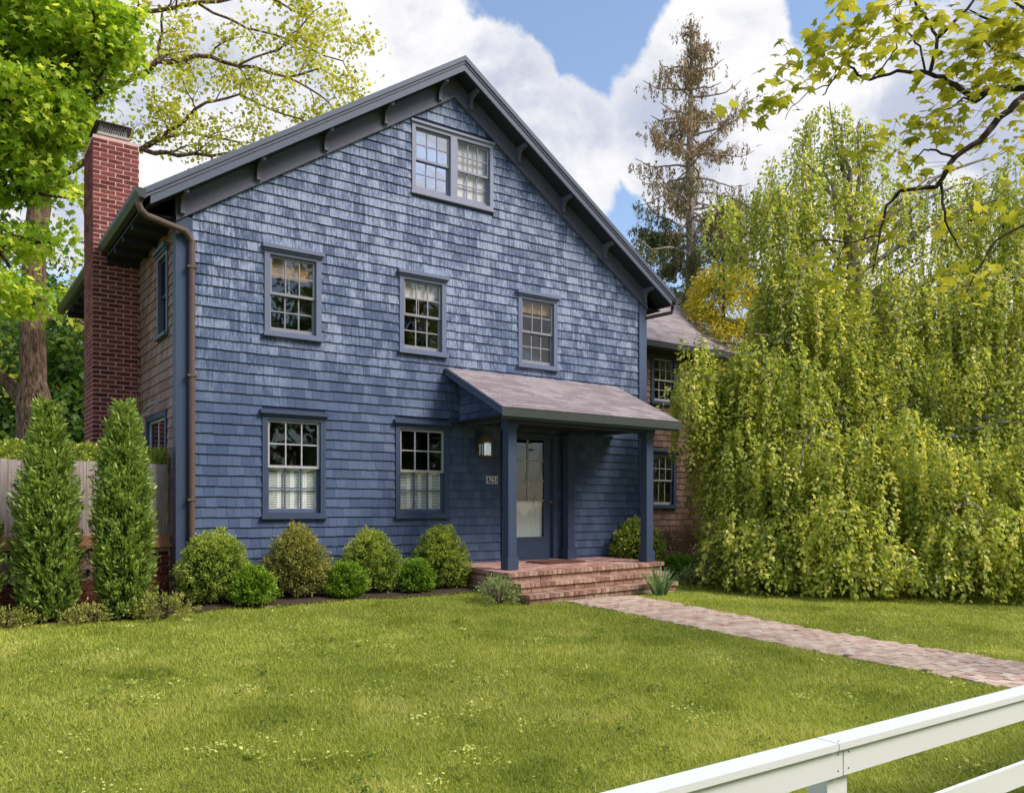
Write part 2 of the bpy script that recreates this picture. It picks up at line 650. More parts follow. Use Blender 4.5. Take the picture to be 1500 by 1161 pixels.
# planting beds: bare soil along the foundation and at the foot of the garden wall
def bed_strip(u0, u1, v0f, v1f, n=36):
    for i in range(n):
        a, b = u0 + (u1 - u0) * i / n, u0 + (u1 - u0) * (i + 1) / n
        for j in range(4):
            pts = []
            for (u, w) in ((a, j / 4), (b, j / 4), (b, (j + 1) / 4), (a, (j + 1) / 4)):
                y = v0f(u) + (v1f(u) - v0f(u)) * w
                pts.append((u, y, gz(u, y) + .006 + .012 * math.sin(9 * u + 5 * w) ** 2))
            bed_m.add(pts, [(0, 1, 2, 3)])


bed_strip(2.62, 6.75, lambda u: 10.13 + .05 * math.sin(u * 3.1) + .03 * math.sin(u * 7), lambda u: 11.29)
bed_strip(-1.5, 2.62, lambda u: 10.55 + .08 * math.sin(u * 2.1), lambda u: 11.56)
bed_strip(9.98, 15.5, lambda u: 10.2 + .5 * smooth(10, 12, u), lambda u: 13.5)
bed = tag(bed_m.build('planting_bed', M['soil']), kind='structure')

# ------------------------------------------------------------------ the house
HU0, HU1, RIDGE = 2.657, 10.906, 6.782
BACK = 18.0
SLOPE = .662
house = thing('house', (RIDGE, D, 0), 'large blue shingled gable house with brick chimney and front porch', 'house')


def roof_z(u):
    return 8.25 - SLOPE * abs(u - RIDGE)


def frieze_z(u):
    return 7.742 - SLOPE * abs(u - RIDGE)


# openings: (u0, u1, z0, z1) outer casing
WINS = {
    'UL': (3.785, 4.60, 3.69, 4.86), 'UM': (5.84, 6.65, 3.68, 4.85), 'UR': (8.03, 8.85, 3.68, 4.87),
    'LL': (3.755, 4.665, 1.19, 2.60), 'LM': (5.775, 6.70, 1.19, 2.59),
    'AL': (6.05, 6.79, 6.13, 7.18), 'AR': (6.79, 7.53, 6.13, 7.18),
}
DOOR = (7.70, 8.86, .45, 2.56)


def clip_poly(poly, a, b, c):
    """keep a*x+b*y+c >= 0"""
    out = []
    for i in range(len(poly)):
        p, q = poly[i], poly[(i + 1) % len(poly)]
        dp, dq = a * p[0] + b * p[1] + c, a * q[0] + b * q[1] + c
        if dp >= 0:
            out.append(p)
        if dp * dq < 0:
            s_ = dp / (dp - dq)
            out.append((p[0] + (q[0] - p[0]) * s_, p[1] + (q[1] - p[1]) * s_))
    return out


def wall_sheet(mb, us, zs, holes, place, gable=None):
    us, zs = sorted(set(us)), sorted(set(zs))
    for i in range(len(us) - 1):
        for j in range(len(zs) - 1):
            uc, zc = (us[i] + us[i + 1]) / 2, (zs[j] + zs[j + 1]) / 2
            if any(h[0] < uc < h[1] and h[2] < zc < h[3] for h in holes):
                continue
            poly = [(us[i], zs[j]), (us[i + 1], zs[j]), (us[i + 1], zs[j + 1]), (us[i], zs[j + 1])]
            if gable:
                top, rid = gable
                poly = clip_poly(poly, SLOPE, -1, top - SLOPE * rid)
                if len(poly) > 2:
                    poly = clip_poly(poly, -SLOPE, -1, top + SLOPE * rid)
            if len(poly) > 2:
                mb.add([place(*p) for p in poly], [tuple(range(len(poly)))])


holes = [(a + .06, b - .06, c + .05, d - .06) for a, b, c, d in WINS.values()] + [(DOOR[0] + .03, DOOR[1] - .03, DOOR[2], DOOR[3] - .03)]
mb = MB()
wall_sheet(mb, [HU0, HU1] + [x for h in holes for x in h[:2]], [-.1, 5.0, 8.0] + [x for h in holes for x in h[2:]], holes,
           lambda u, z: (u, D + .014, z), (8.0, RIDGE))
# left side wall (towards the garden), back wall, right wall
SIDEW = {'SU': (11.78, 12.38, 3.65, 4.79), 'SL': (11.86, 13.1, .9, 2.63)}
sh = [(a + .05, b - .05, c + .05, d - .05) for a, b, c, d in SIDEW.values()]
wall_sheet(mb, [D + .014, BACK] + [x for h in sh for x in h[:2]], [-.1, 5.2] + [x for h in sh for x in h[2:]], sh, lambda v, z: (HU0 + .014, v, z))
mb.add([(HU1 - .014, D + .014, -.1), (HU1 - .014, BACK, -.1), (HU1 - .014, BACK, 5.2), (HU1 - .014, D + .014, 5.2)], [(0, 1, 2, 3)])
wall_sheet(mb, [HU0, HU1], [-.1, 5.0, 8.0], [], lambda u, z: (u, BACK, z), (8.0, RIDGE))
mb.build('wall_sheathing', M['trim_lo'], house)
# rooms behind the windows
mb = MB()
mb.box(HU0 + .03, HU1 - .03, D + .1, BACK - .05, 2.80, 2.92)
mb.box(HU0 + .03, HU1 - .03, D + .1, BACK - .05, 5.15, 5.25)
mb.box(HU0 + .03, HU1 - .03, D + .1, BACK - .05, .35, .45)
mb.build('floors', M['roomfloor'], house)
mb = MB()
mb.box(HU0 + .05, HU1 - .05, D + 2.6, D + 2.7, .46, 2.79)
mb.box(HU0 + .05, HU1 - .05, D + 2.6, D + 2.7, 2.93, 5.14)
for u in (5.2, 7.45):
    mb.box(u, u + .1, D + .15, D + 2.59, .46, 2.79)
    mb.box(u, u + .1, D + .15, D + 2.59, 2.93, 5.14)
mb.build('interior_walls', M['room'], house)

# ---- shingles
EXPO = .1385


def shingle_rows(a0, a1, z0, z1, cut, limit=None, wmin=.09, wmax=.2, expo=EXPO):
    """yield (a_left, a_right, z_bottom, tone)"""
    out = []
    z = z0
    row = 0
    while z < z1:
        jz = random.uniform(-.004, .004)
        segs = [(a0, a1)]
        for (c0, c1, d0, d1) in cut:
            if d0 < z + expo * .6 and d1 > z + expo * .35:
                ns = []
                for (p, q) in segs:
                    if c1 <= p or c0 >= q:
                        ns.append((p, q))
                    else:
                        if c0 > p + .02:
                            ns.append((p, c0))
                        if c1 < q - .02:
                            ns.append((c1, q))
                segs = ns
        for (p, q) in segs:
            x = p
            first = True
            while x < q - .02:
                w = random.uniform(wmin, wmax)
                if first:
                    w *= random.uniform(.4, 1)
                    first = False
                if q - (x + w) < wmin * .6:
                    w = q - x
                w = min(w, q - x)
                ok = True
                if limit:
                    ok = z < limit((x + w / 2)) - .005
                if ok:
                    out.append((x + .0015, x + w - .0015, z + jz + random.uniform(-.003, .003), random.random()))
                x += w
        z += expo
        row += 1
    return out


def shingle_pts(l, r, zb, place, expo=EXPO, t0=.024, t1=.004, zt=None):
    h = expo + .012 if zt is None else zt
    return [place(l, zb, t0), place(r, zb, t0), place(r, zb, -.004), place(l, zb, -.004),
            place(l, zb + h, t1), place(r, zb + h, t1), place(r, zb + h, -.004), place(l, zb + h, -.004)]


front_cut = [(a - .002, b + .002, c - .03, d + .05) for a, b, c, d in WINS.values()]
front_cut += [(DOOR[0] - .02, DOOR[1] + .02, 0, DOOR[3] + .03), (HU0 - .1, HU0 + .186, -1, 5.2), (HU1 - .156, HU1 + .1, -1, 5.2),
              (8.93, 9.09, .4, 2.6)]
rows = shingle_rows(HU0 + .02, HU1 - .02, -.06, 7.75, front_cut, lambda u: frieze_z(u) + .03)
pl = lambda a, z, t: (a, D + .012 - t, z)


def px_area(l, r, z):
    u = (l + r) / 2
    Z = u * SY + D * CY
    hidden = (z < .95 and u < 7) or (6.6 < u and 2.6 < z < 3.6)
    return 0 if hidden else (r - l) / Z ** 2


rows.sort(key=lambda s: -px_area(*s[:3]))
ONE = []
for k in range(6):
    me = bpy.data.meshes.new('shingle')
    q = lambda a, z, t: (a, -t, z)
    c = .003 * (k - 2.5) / 2.5
    p = shingle_pts(-.5, .5, 0, q)
    p = [(x, y, z + (c if (x > 0 and i < 4) else 0)) for i, (x, y, z) in enumerate(p)]
    me.from_pydata(p, [], BOXF)
    me.materials.append(M['shingle_one'])
    fix_normals(me)
    ONE.append(me)
for (l, r, z, tn) in rows[:298]:
    o = bpy.data.objects.new('shingle', random.choice(ONE))
    o.location = ((l + r) / 2, D + .012, z)
    o.scale = (r - l, 1, 1)
    o.color = (tn, tn, tn, 1)
    link(o, house)
mb = MB()
for (l, r, z, tn) in rows[298:]:
    zt = None
    top = min(frieze_z(l), frieze_z(r)) + .22
    if z + EXPO > top:
        zt = max(.02, top - z)
    mb.hexa(shingle_pts(l, r, z, pl, zt=zt), tn)
mb.build('shingle_cladding', M['shingle_all'], house, 'stuff')

# weathered cedar on the left side wall
side_cut = [(a, b, c - .02, d + .04) for a, b, c, d in SIDEW.values()] + [(D, D + .15, -1, 9), (13.63, 14.5, -1, 9)]
mb = MB()
for (l, r, z, tn) in shingle_rows(D + .02, BACK, -.06, 5.1, side_cut, expo=.135):
    mb.hexa(shingle_pts(l, r, z, lambda a, zz, t: (HU0 + .012 - t, a, zz), t0=.02), tn)
mb.build('side_shingles', M['cedar_all'], house, 'stuff')

# corner boards
mb = MB()
mb.box(HU0 - .028, HU0 + .182, D - .03, D + .013, -.08, 5.06)
mb.box(HU0 - .028, HU0 + .013, D + .0132, D + .14, -.08, 5.06)
mb.build('corner_board', M['trim_lo'], house)
mb = MB()
mb.box(HU1 - .155, HU1 + .028, D - .03, D + .013, -.08, 5.06)
mb.box(HU1 - .013, HU1 + .028, D + .0132, D + .14, -.08, 5.06)
mb.build('corner_board', M['trim'], house)


# ---- windows
def rect_frame(mb, u0, u1, z0, z1, y0, y1, l, r, b, t):
    mb.box(u0, u0 + l, y0, y1, z0, z1)
    mb.box(u1 - r, u1, y0, y1, z0, z1)
    mb.box(u0 + l, u1 - r, y0, y1, z0, z0 + b)
    mb.box(u0 + l, u1 - r, y0, y1, z1 - t, z1)


class Flip:
    """a view of MB whose boxes are laid on the left side wall instead of the front"""
    def __init__(self):
        self.m = MB()

    def box(self, u0, u1, y0, y1, z0, z1, tone=.5):
        d0, d1 = y0 - D, y1 - D
        self.m.box(HU0 + d0, HU0 + d1, u0, u1, z0, z1, tone)

    def sheet(self, u0, u1, y, z0, z1):
        d = HU0 + y - D
        self.m.add([(d, u0, z0), (d, u1, z0), (d, u1, z1), (d, u0, z1)], [(0, 1, 2, 3)])

    def build(self, *a, **k):
        return self.m.build(*a, **k)


class Shift(Flip):
    """boxes laid on a wall parallel to the front, set back by dy"""
    def __init__(self, dy):
        self.m = MB()
        self.dy = dy

    def box(self, u0, u1, y0, y1, z0, z1, tone=.5):
        self.m.box(u0, u1, y0 + self.dy, y1 + self.dy, z0, z1, tone)

    def sheet(self, u0, u1, y, z0, z1):
        self.m.sheet(u0, u1, y + self.dy, z0, z1)


def window(box, name='window', trim='trim', sash_mat='sash', lower_mat=None, glass='glass', cols=3, rows_=2, head=True, sill=True,
           shutters=False, blind=None, mk=MB, parent=None, label=None, low_rows=2, casing=.075, blind_full=False):
    u0, u1, z0, z1 = box
    parent = parent or house
    lower_mat = lower_mat or sash_mat
    mb = mk()
    rect_frame(mb, u0, u1, z0, z1, D - .022, D + .075, casing, casing, .05, casing)
    w = mb.build(name, M[trim], parent)
    if label:
        w['label'] = label
    if head:
        mb = mk()
        mb.box(u0 - .035, u1 + .035, D - .075, D + .012, z1 + .001, z1 + .052)
        mb.box(u0 - .015, u1 + .015, D - .045, D + .012, z1 - .028, z1 + .0005)
        mb.build('head_cap', M[trim], w)
    if sill:
        mb = mk()
        mb.box(u0 - .02, u1 + .02, D - .065, D + .06, z0 - .03, z0 + .012)
        mb.build('sill', M[trim], w)
    a0, a1, b0, b1 = u0 + casing + .002, u1 - casing - .002, z0 + .052, z1 - casing - .002
    zm = (b0 + b1) / 2
    for (lo, hi, y, mt, nr, br) in ((zm - .018, b1, D + .018, sash_mat, rows_, .036), (b0, zm + .018, D + .046, lower_mat, low_rows, .06)):
        mb = mk()
        s_ = .034
        rect_frame(mb, a0, a1, lo, hi, y, y + .026, s_, s_, br, s_)
        for k in range(1, cols):
            uu = a0 + s_ + (a1 - a0 - 2 * s_) * k / cols
            mb.box(uu - .009, uu + .009, y + .003, y + .022, lo + br, hi - s_)
        for k in range(1, nr):
            zz = lo + br + (hi - lo - br - s_) * k / nr
            mb.box(a0 + s_, a1 - s_, y + .0035, y + .0215, zz - .009, zz + .009)
        mb.build('sash', M[mt], w)
        # the panes, one sheet each
        for i in range(cols):
            for j in range(nr):
                p0 = a0 + s_ + (a1 - a0 - 2 * s_) * i / cols + (.009 if i else 0)
                p1 = a0 + s_ + (a1 - a0 - 2 * s_) * (i + 1) / cols - (.009 if i < cols - 1 else 0)
                q0 = lo + br + (hi - lo - br - s_) * j / nr + (.009 if j else 0)
                q1 = lo + br + (hi - lo - br - s_) * (j + 1) / nr - (.009 if j < nr - 1 else 0)
                g = mk()
                g.sheet(p0, p1, y + .012, q0, q1)
                g.build('pane', M[glass], w)
    if blind:
        mb = mk()
        bot = blind[1]
        mb.box(a0 + .01, a1 - .01, D + .095, D + .10, bot, b1)
        mb.box(a0 + .01, a1 - .01, D + .092, D + .104, bot - .02, bot)
        mb.build('blind', M[blind[0]], w)
        if len(blind) > 2:
            cu = a0 + (a1 - a0) * .46
            mb = mk()
            mb.box(cu - .003, cu + .003, D + .088, D + .092, bot - blind[2], bot)
            for k in range(8):
                an = 2 * math.pi * k / 8
                mb.box(cu + .016 * math.cos(an) - .005, cu + .016 * math.cos(an) + .005, D + .088, D + .092,
                       bot - blind[2] - .016 + .016 * math.sin(an) - .005, bot - blind[2] - .016 + .016 * math.sin(an) + .005)
            mb.build('pull_cord', M['white'], w)
    if shutters:
        top = zm - .01
        n = 4
        for k in range(n):
            p0 = a0 + .012 + (a1 - a0 - .024) * k / n
            p1 = a0 + .012 + (a1 - a0 - .024) * (k + 1) / n - .003
            mb = mk()
            rect_frame(mb, p0, p1, b0 + .03, top, D + .09, D + .112, .026, .026, .045, .045)
            zz = b0 + .085
            while zz < top - .06:
                mb.box(p0 + .026, p1 - .026, D + .094, D + .108, zz, zz + .014)
                zz += .0235
            mb.build('shutter', M['signwhite'], w)
    return w


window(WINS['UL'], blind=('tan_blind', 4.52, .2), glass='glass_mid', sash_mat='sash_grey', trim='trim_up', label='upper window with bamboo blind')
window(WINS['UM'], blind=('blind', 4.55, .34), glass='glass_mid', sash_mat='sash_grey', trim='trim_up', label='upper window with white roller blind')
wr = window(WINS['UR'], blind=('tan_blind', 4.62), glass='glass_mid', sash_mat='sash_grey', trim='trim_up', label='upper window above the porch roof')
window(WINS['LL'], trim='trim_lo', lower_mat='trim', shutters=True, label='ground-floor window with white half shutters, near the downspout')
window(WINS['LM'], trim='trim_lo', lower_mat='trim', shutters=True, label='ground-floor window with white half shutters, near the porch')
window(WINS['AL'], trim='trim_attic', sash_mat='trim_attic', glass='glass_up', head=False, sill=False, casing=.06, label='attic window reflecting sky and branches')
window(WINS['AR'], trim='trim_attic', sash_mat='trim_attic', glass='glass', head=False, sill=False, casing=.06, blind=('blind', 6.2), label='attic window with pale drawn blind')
mb = MB()
mb.box(6.03, 7.55, D - .05, D + .012, 7.181, 7.215)
mb.build('attic_head_trim', M['trim_attic'], house)
mb = MB()
mb.box(6.03, 7.55, D - .045, D + .012, 6.095, 6.129)
mb.build('attic_sill', M['trim_attic'], house)
window(SIDEW['SU'], trim='fascia', sash_mat='darkwood', mk=Flip, cols=1, rows_=1, low_rows=1, label='narrow side window under the eave')
window(SIDEW['SL'], trim='trim_lo', sash_mat='sash', mk=Flip, cols=2, rows_=1, low_rows=1, glass='glass_up', head=False, label='side window seen over the fence')

# retractable awning arms above the side window
mb = MB()
mb.tube([(HU0 - .1, 11.95, 2.72), (HU0 - .16, 12.0, 2.66), (HU0 - .13, 13.1, 2.63), (HU0 - .2, 12.1, 2.70), (HU0 - .1, 12.0, 2.74)], .012, 5)
mb.tube([(HU0 - .2, 12.0, 2.58), (HU0 - .2, 13.15, 2.56)], .014, 5)
mb.build('awning_arm', M['mesh'], house)

# ---- porch door
door = MB()
d0, d1 = 7.80, 8.75
rect_frame(door, d0, d1, .475, 2.50, D + .03, D + .075, .13, .15, .36, .04)
door = door.build('door', M['trim_lo'], house)
g0, g1, gz0, gz1 = d0 + .132, d1 - .152, .84, 2.455
mb = MB()
mb.box((g0 + g1) / 2 - .012, (g0 + g1) / 2 + .012, D + .035, D + .07, gz0 + .6, gz1)
for k in (1, 2):
    zz = gz0 + .6 + (gz1 - gz0 - .6) * k / 3
    mb.box(g0, g1, D + .036, D + .069, zz - .012, zz + .012)
mb.box(g0, g1, D + .036, D + .069, gz0 + .59, gz0 + .612)
mb.build('muntins', M['sash'], door)
for i in range(2):
    for j in range(3):
        mb = MB()
        p0 = g0 + (g1 - g0) * i / 2
        q0 = gz0 + .615 + (gz1 - gz0 - .615) * j / 3
        mb.sheet(p0 + .001, p0 + (g1 - g0) / 2 - .001, D + .052, q0, q0 + (gz1 - gz0 - .615) / 3 - .002)
        mb.build('pane', M['glass'], door)
mb = MB()
mb.sheet(g0 + .001, g1 - .001, D + .052, gz0, gz0 + .59)
mb.build('pane', M['glass'], door)
mb = MB()
for k in range(18):
    a = g0 + .01 + (g1 - g0 - .02) * k / 18
    b = g0 + .01 + (g1 - g0 - .02) * (k + 1) / 18
    y = D + .085 + (.008 if k % 2 else 0)
    y2 = D + .085 + (0 if k % 2 else .008)
    mb.add([(a, y, gz0 - .02), (b, y2, gz0 - .02), (b, y2, gz0 + .60), (a, y, gz0 + .60)], [(0, 1, 2, 3)])
mb.build('curtain', M['curtain'], door)
mb = MB()
mb.tube([(d1 - .06, D + .03, 1.42), (d1 - .06, D - .03, 1.42)], .012, 8)
mb.tube([(d1 - .06, D - .03, 1.42), (d1 - .06, D - .05, 1.42), (d1 - .06, D - .062, 1.42)], [.018, .03, .02], 10)
mb.build('door_knob', M['brass'], door)
mb = MB()
rect_frame(mb, DOOR[0], DOOR[1], .45, DOOR[3], D - .03, D + .075, .095, .105, .02, .055)
mb.box(DOOR[0] + .03, DOOR[1] - .03, D - .06, D + .07, .452, .472)
mb.build('door_frame', M['trim_lo'], house)

# ---- main roof, rakes, frieze, brackets
RY0 = D - .35
EU0, EU1 = 2.20, 11.33
roof = MB()
for s_, e in ((-1, EU0), (1, EU1)):
    th = .085
    a = (RIDGE, roof_z(RIDGE) - .002)
    b = (e, roof_z(e) - .002)
    roof.prism([a, b, (b[0], b[1] - th), (a[0], a[1] - th)], 1, RY0 + .03, BACK + .35)
roof = roof.build('roof', M['roofdark'], house)


def roof_courses(mb, ua, za, ub, zb, y0, y1, axis, expo, wid, rot=None):
    """thin tabs in rows; from eave (ua, za) up to ridge (ub, zb); axis 1: slope runs in x and rows run in y, axis 0 the other way"""
    n = int(math.hypot(ub - ua, zb - za) / expo)
    nu, nz = -(zb - za), (ub - ua)
    ln = math.hypot(nu, nz)
    nu, nz = nu / ln, nz / ln
    if nz < 0:
        nu, nz = -nu, -nz
    for i in range(n):
        f0, f1 = i / n, min(1, (i + 1.15) / n)
        x = y0 - random.uniform(0, wid)
        while x < y1:
            w = wid * random.choice((.6, 1, 1.4))
            p, q = max(x, y0) + .001, min(x + w, y1) - .001
            x += w
            if q - p < .01:
                continue
            pts = []
            for (f, t) in ((f0, .011), (f1, .004)):
                for (yy, tt) in ((p, t), (q, t), (q, -.002), (p, -.002)):
                    c = (ua + (ub - ua) * f + nu * tt, za + (zb - za) * f + nz * tt)
                    pts.append((c[0], yy, c[1]) if axis == 1 else (yy, c[0], c[1]))
            mb.hexa(pts, random.random())


mb = MB()
roof_courses(mb, EU0, roof_z(EU0), RIDGE, roof_z(RIDGE), RY0 + .02, BACK + .34, 1, .14, .3)
roof_courses(mb, EU1, roof_z(EU1), RIDGE, roof_z(RIDGE), RY0 + .02, BACK + .34, 1, .14, .3)
mb.build('roof_shingles', M['roof_all'], house, 'stuff')


def rake_band(mb, y0, y1, top, bot, e0=EU0, e1=EU1):
    """a board following both rakes between vertical offsets top and bot below the roof plane"""
    for e in (e0, e1):
        a, b = RIDGE, e
        mb.prism([(a, roof_z(a) - top), (b, roof_z(b) - top), (b, roof_z(b) - bot), (a, roof_z(a) - bot)], 1, y0, y1)


mb = MB()
rake_band(mb, RY0 - .028, RY0 + .029, .0, .075)
mb.build('rake_crown', M['fascia'], house)
mb = MB()
rake_band(mb, RY0 - .012, RY0 + .029, .076, .12)
mb.build('rake_bead', M['frieze'], house)
mb = MB()
rake_band(mb, RY0 - .0, RY0 + .029, .121, .225, EU0 + .06, EU1 - .06)
mb.build('rake_fascia', M['fascia'], house)
mb = MB()
rake_band(mb, RY0 + .0292, D + .013, .19, .21, EU0 + .06, EU1 - .06)
mb.build('rake_soffit', M['darkwood'], house)
mb = MB()
rake_band(mb, D - .045, D + .010, .2105, .508, HU0 - .028, HU1 + .028)
mb.build('frieze_board', M['frieze'], house)
mb = MB()
rake_band(mb, D - .062, D - .0455, .455, .515, HU0 - .028, HU1 + .028)
mb.build('frieze_moulding', M['frieze'], house)


def bracket(u):
    top = roof_z(u) - .212
    w = .028
    prof = [(D - .0455, top), (D - .30, top), (D - .30, top - .05), (D - .26, top - .06), (D - .19, top - .065), (D - .13, top - .10),
            (D - .11, top - .15), (D - .10, top - .22), (D - .11, top - .255), (D - .0455, top - .265)]
    m_ = MB()
    n = len(prof)
    m_.prism(prof, 0, u - w, u + w)
    return m_.build('eave_bracket', M['frieze'], house)


for u in (2.70, 3.68, 4.64, 5.58, 6.5, 7.06, 7.99, 8.93, 9.87, 10.84):
    bracket(u)
# side eaves: soffit, rafter tails, gutters, downspout
for sgn, e, wall_u in ((-1, EU0, HU0), (1, EU1, HU1)):
    mb = MB()
    a, b = sorted((e, wall_u))
    mb.box(a, b, D + .014, BACK, 5.02, 5.04)
    k = D + .5
    while k < BACK:
        mb.box(a + .01, b - .01, k, k + .05, 4.94, 5.019)
        k += .6
    mb.build('side_soffit', M['darkwood'], house)
zg = roof_z(EU0) - .02
for e, s_ in ((EU0, -1), (EU1, 1)):
    segs = ((RY0 - .03, 13.62), (14.54, BACK + .35)) if s_ < 0 else ((RY0 - .03, BACK + .35),)
    for (ya, yb) in segs:
        mb = MB()
        x0 = e
        mb.prism([(x0, zg), (x0 + s_ * .12, zg), (x0 + s_ * .115, zg - .045), (x0 + s_ * .07, zg - .11), (x0, zg - .12)], 1, ya, yb)
        mb.build('gutter', M['gutter'], house)
gl = EU0 - .06
dp = [(gl, RY0 + .06, zg - .11), (gl, RY0 + .06, zg - .19), (gl + .03, RY0 + .07, zg - .245), (gl + .10, RY0 + .10, zg - .285)]
dp += [(HU0 + .07, D - .085, 4.86), (HU0 + .13, D - .075, 4.82), (HU0 + .16, D - .072, 4.74), (HU0 + .16, D - .072, 4.6), (HU0 + .16, D - .072, .12)]
mb = MB()
mb.tube(dp, .041, 10)
for k in range(5):
    p = Vector(dp[4]).lerp(Vector(dp[6]), k / 4)
    p.z += .012 * math.sin(math.pi * k / 4)
    mb.tube([p + Vector((-.012, 0, .006)), p + Vector((.012, 0, -.006))], .046, 10)
ds = mb.build('downspout', M['downspout'], house, smooth=False)
mb = MB()
for z in (1.4, 3.0, 4.4):
    mb.box(HU0 + .10, HU0 + .22, D - .118, D - .031, z, z + .03)
mb.build('strap', M['downspout'], ds)
mb = MB()
mb.tube([(EU1 + .06, RY0 + .1, zg - .12), (EU1 + .05, RY0 + .12, zg - .24), (HU1 + .02, D - .02, zg - .36), (HU1 + .05, D + .2, zg - .42)], .035, 8)
mb.build('downspout', M['iron'], house)

# ---- chimney
CU0, CU1, CV0, CV1, CTOP = 2.02, 2.655, 13.654, 14.5, 6.83
mb = MB()
mb.box(CU0 + .004, CU1, CV0 + .004, CV1 - .004, -.1, CTOP - .004)
chim = mb.build('chimney', M['mortar'], house)
course = .0672
nrow = int((CTOP + .02) / course)
side = MB()
mod = (CU1 - CU0) / 3
for r in range(nrow):
    z = r * course + .002
    off = -mod / 2 if r % 2 else 0
    x = CU0 + off
    while x < CU1 - .01:
        a, b = max(x, CU0), min(x + mod - .014, CU1)
        x += mod
        if b - a < .03:
            continue
        if z > 2.0:
            piece('brick', ((a + b) / 2, CV0 + .05, z + .0282), (b - a, .1 + random.uniform(-.002, .003), .0535), M['brick'], chim)
        else:
            side.box(a, b, CV0, CV0 + .09, z, z + .0565, random.random())
    y = CV0 + .112 - (mod / 2 if r % 2 == 0 else 0)
    while y < CV1:
        a, b = max(y, CV0 + .111), min(y + mod - .014, CV1)
        y += mod
        if b - a > .03:
            side.box(CU0 + random.uniform(-.002, .002), CU0 + .09, a, b, z, z + .0565, random.random())
side.build('side_bricks', M['brick_all'], chim, 'stuff')
mb = MB()
mb.box(CU0 + .10, CU1 - .10, CV0 + .1, CV1 - .1, CTOP - .003, CTOP + .05)
mb.build('flue', M['copper'], chim)
mb = MB()
mb.box(CU0 + .08, CU1 - .12, CV0 + .08, CV1 - .12, CTOP + .051, CTOP + .085)
mb.build('cap_base', M['mesh'], chim)
mb = MB()
c0, c1, e0, e1 = CU0 + .12, CU1 - .15, CV0 + .12, CV1 - .15
zt0, zt1 = CTOP + .086, CTOP + .235
nst = 12
for k in range(nst + 1):
    a = c0 + (c1 - c0) * k / nst
    for y in (e0, e1):
        mb.tube([(a, y, zt0), (min(c1, max(c0, a + .05)), y, zt1)], .0035, 4, cap=False)
        mb.tube([(a, y, zt0), (min(c1, max(c0, a - .05)), y, zt1)], .0035, 4, cap=False)
    b = e0 + (e1 - e0) * k / nst
    for x in (c0, c1):
        mb.tube([(x, b, zt0), (x, min(e1, max(e0, b + .05)), zt1)], .0035, 4, cap=False)
        mb.tube([(x, b, zt0), (x, min(e1, max(e0, b - .05)), zt1)], .0035, 4, cap=False)
mb.build('spark_screen', M['mesh'], chim)
mb = MB()
mb.add([(CU0 + .05, CV0 + .05, zt1), (CU1 - .08, CV0 + .05, zt1), (CU1 - .08, CV1 - .08, zt1), (CU0 + .05, CV1 - .08, zt1),
        (CU0 + .13, CV0 + .15, zt1 + .05), (CU1 - .17, CV0 + .15, zt1 + .05), (CU1 - .17, CV1 - .17, zt1 + .05), (CU0 + .13, CV1 - .17, zt1 + .05)], BOXF)
mb.build('cap_lid', M['iron'], chim)

# ---- porch
PU0, PU1, PV, PZT, PZE = 6.64, 10.19, 9.72, 3.50, 2.735
porch = MB()
sl = (PZT - PZE) / (D - PV)
porch.prism([(D + .01, PZT - .004), (PV + .01, PZE - .004), (PV + .01, PZE - .04), (D + .01, PZT - .04)], 0, PU0 + .01, PU1 - .01)
porch = porch.build('porch', M['roofdark'], house)
mb = MB()
roof_courses(mb, PV - .015, PZE - .004, D - .02, PZT - .004, PU0, PU1, 0, .125, .3)
mb.build('porch_roof_shingles', M['roof_all'], porch, 'stuff')
mb = MB()
mb.box(PU0 - .002, PU1 + .002, PV - .03, PV + .012, PZE - .128, PZE - .012)
mb.box(PU0 + .01, PU1 - .01, PV + .0125, PV + .04, PZE - .16, PZE - .05)
mb.build('porch_fascia', M['gutter'], porch)
for u in (PU0, PU1 - .03):
    mb = MB()
    mb.prism([(D - .02, PZT - .012), (PV - .029, PZE - .018), (PV - .029, PZE - .115), (D - .02, PZT - .115)], 0, u - .012, u + .03)
    mb.build('porch_rake', M['trim'], porch)
mb = MB()
mb.prism([(D - .02, PZT - .01), (PV - .031, PZE - .013), (PV - .031, PZE - .04), (D - .02, PZT - .04)], 0, PU0 - .028, PU0 - .0125)
mb.build('rake_drip', M['trim_lo'], porch)
mb = MB()
mb.box(PU0 + .05, PU1 - .05, PV + .05, D - .032, 2.632, 2.652)
mb.build('porch_ceiling', M['darkwood'], porch)
mb = MB()
mb.box(6.895, 9.85, 9.955, 10.11, 2.56, 2.631)
mb.box(6.895, 7.02, 10.111, D - .032, 2.60, 2.631)
mb.box(9.72, 9.85, 10.111, D - .032, 2.60, 2.631)
mb.build('porch_beam', M['trim_lo'], porch)
# shingled cheeks between beam and rake
mb = MB()
for u, sg in ((6.895, -1), (9.87, 1)):
    for (l, r, z, tn) in shingle_rows(9.8, D - .03, 2.645, 3.5, [], lambda a: PZE + sl * (a - PV) - .15, .09, .16):
        topz = PZE + sl * (l - PV) - .05
        mb.hexa(shingle_pts(l, r, z, lambda a, zz, t: (u + sg * t, a, zz), zt=min(.15, max(.02, topz - z))), tn)
    mb.prism([(9.8, 2.653), (D - .03, 2.653), (D - .03, 3.42), (9.8, PZE + sl * .08 - .05)], 0, u - .012 if sg > 0 else u + .001, u - .001 if sg > 0 else u + .012)
mb.build('porch_cheek', M['shingle_all'], porch, 'stuff')


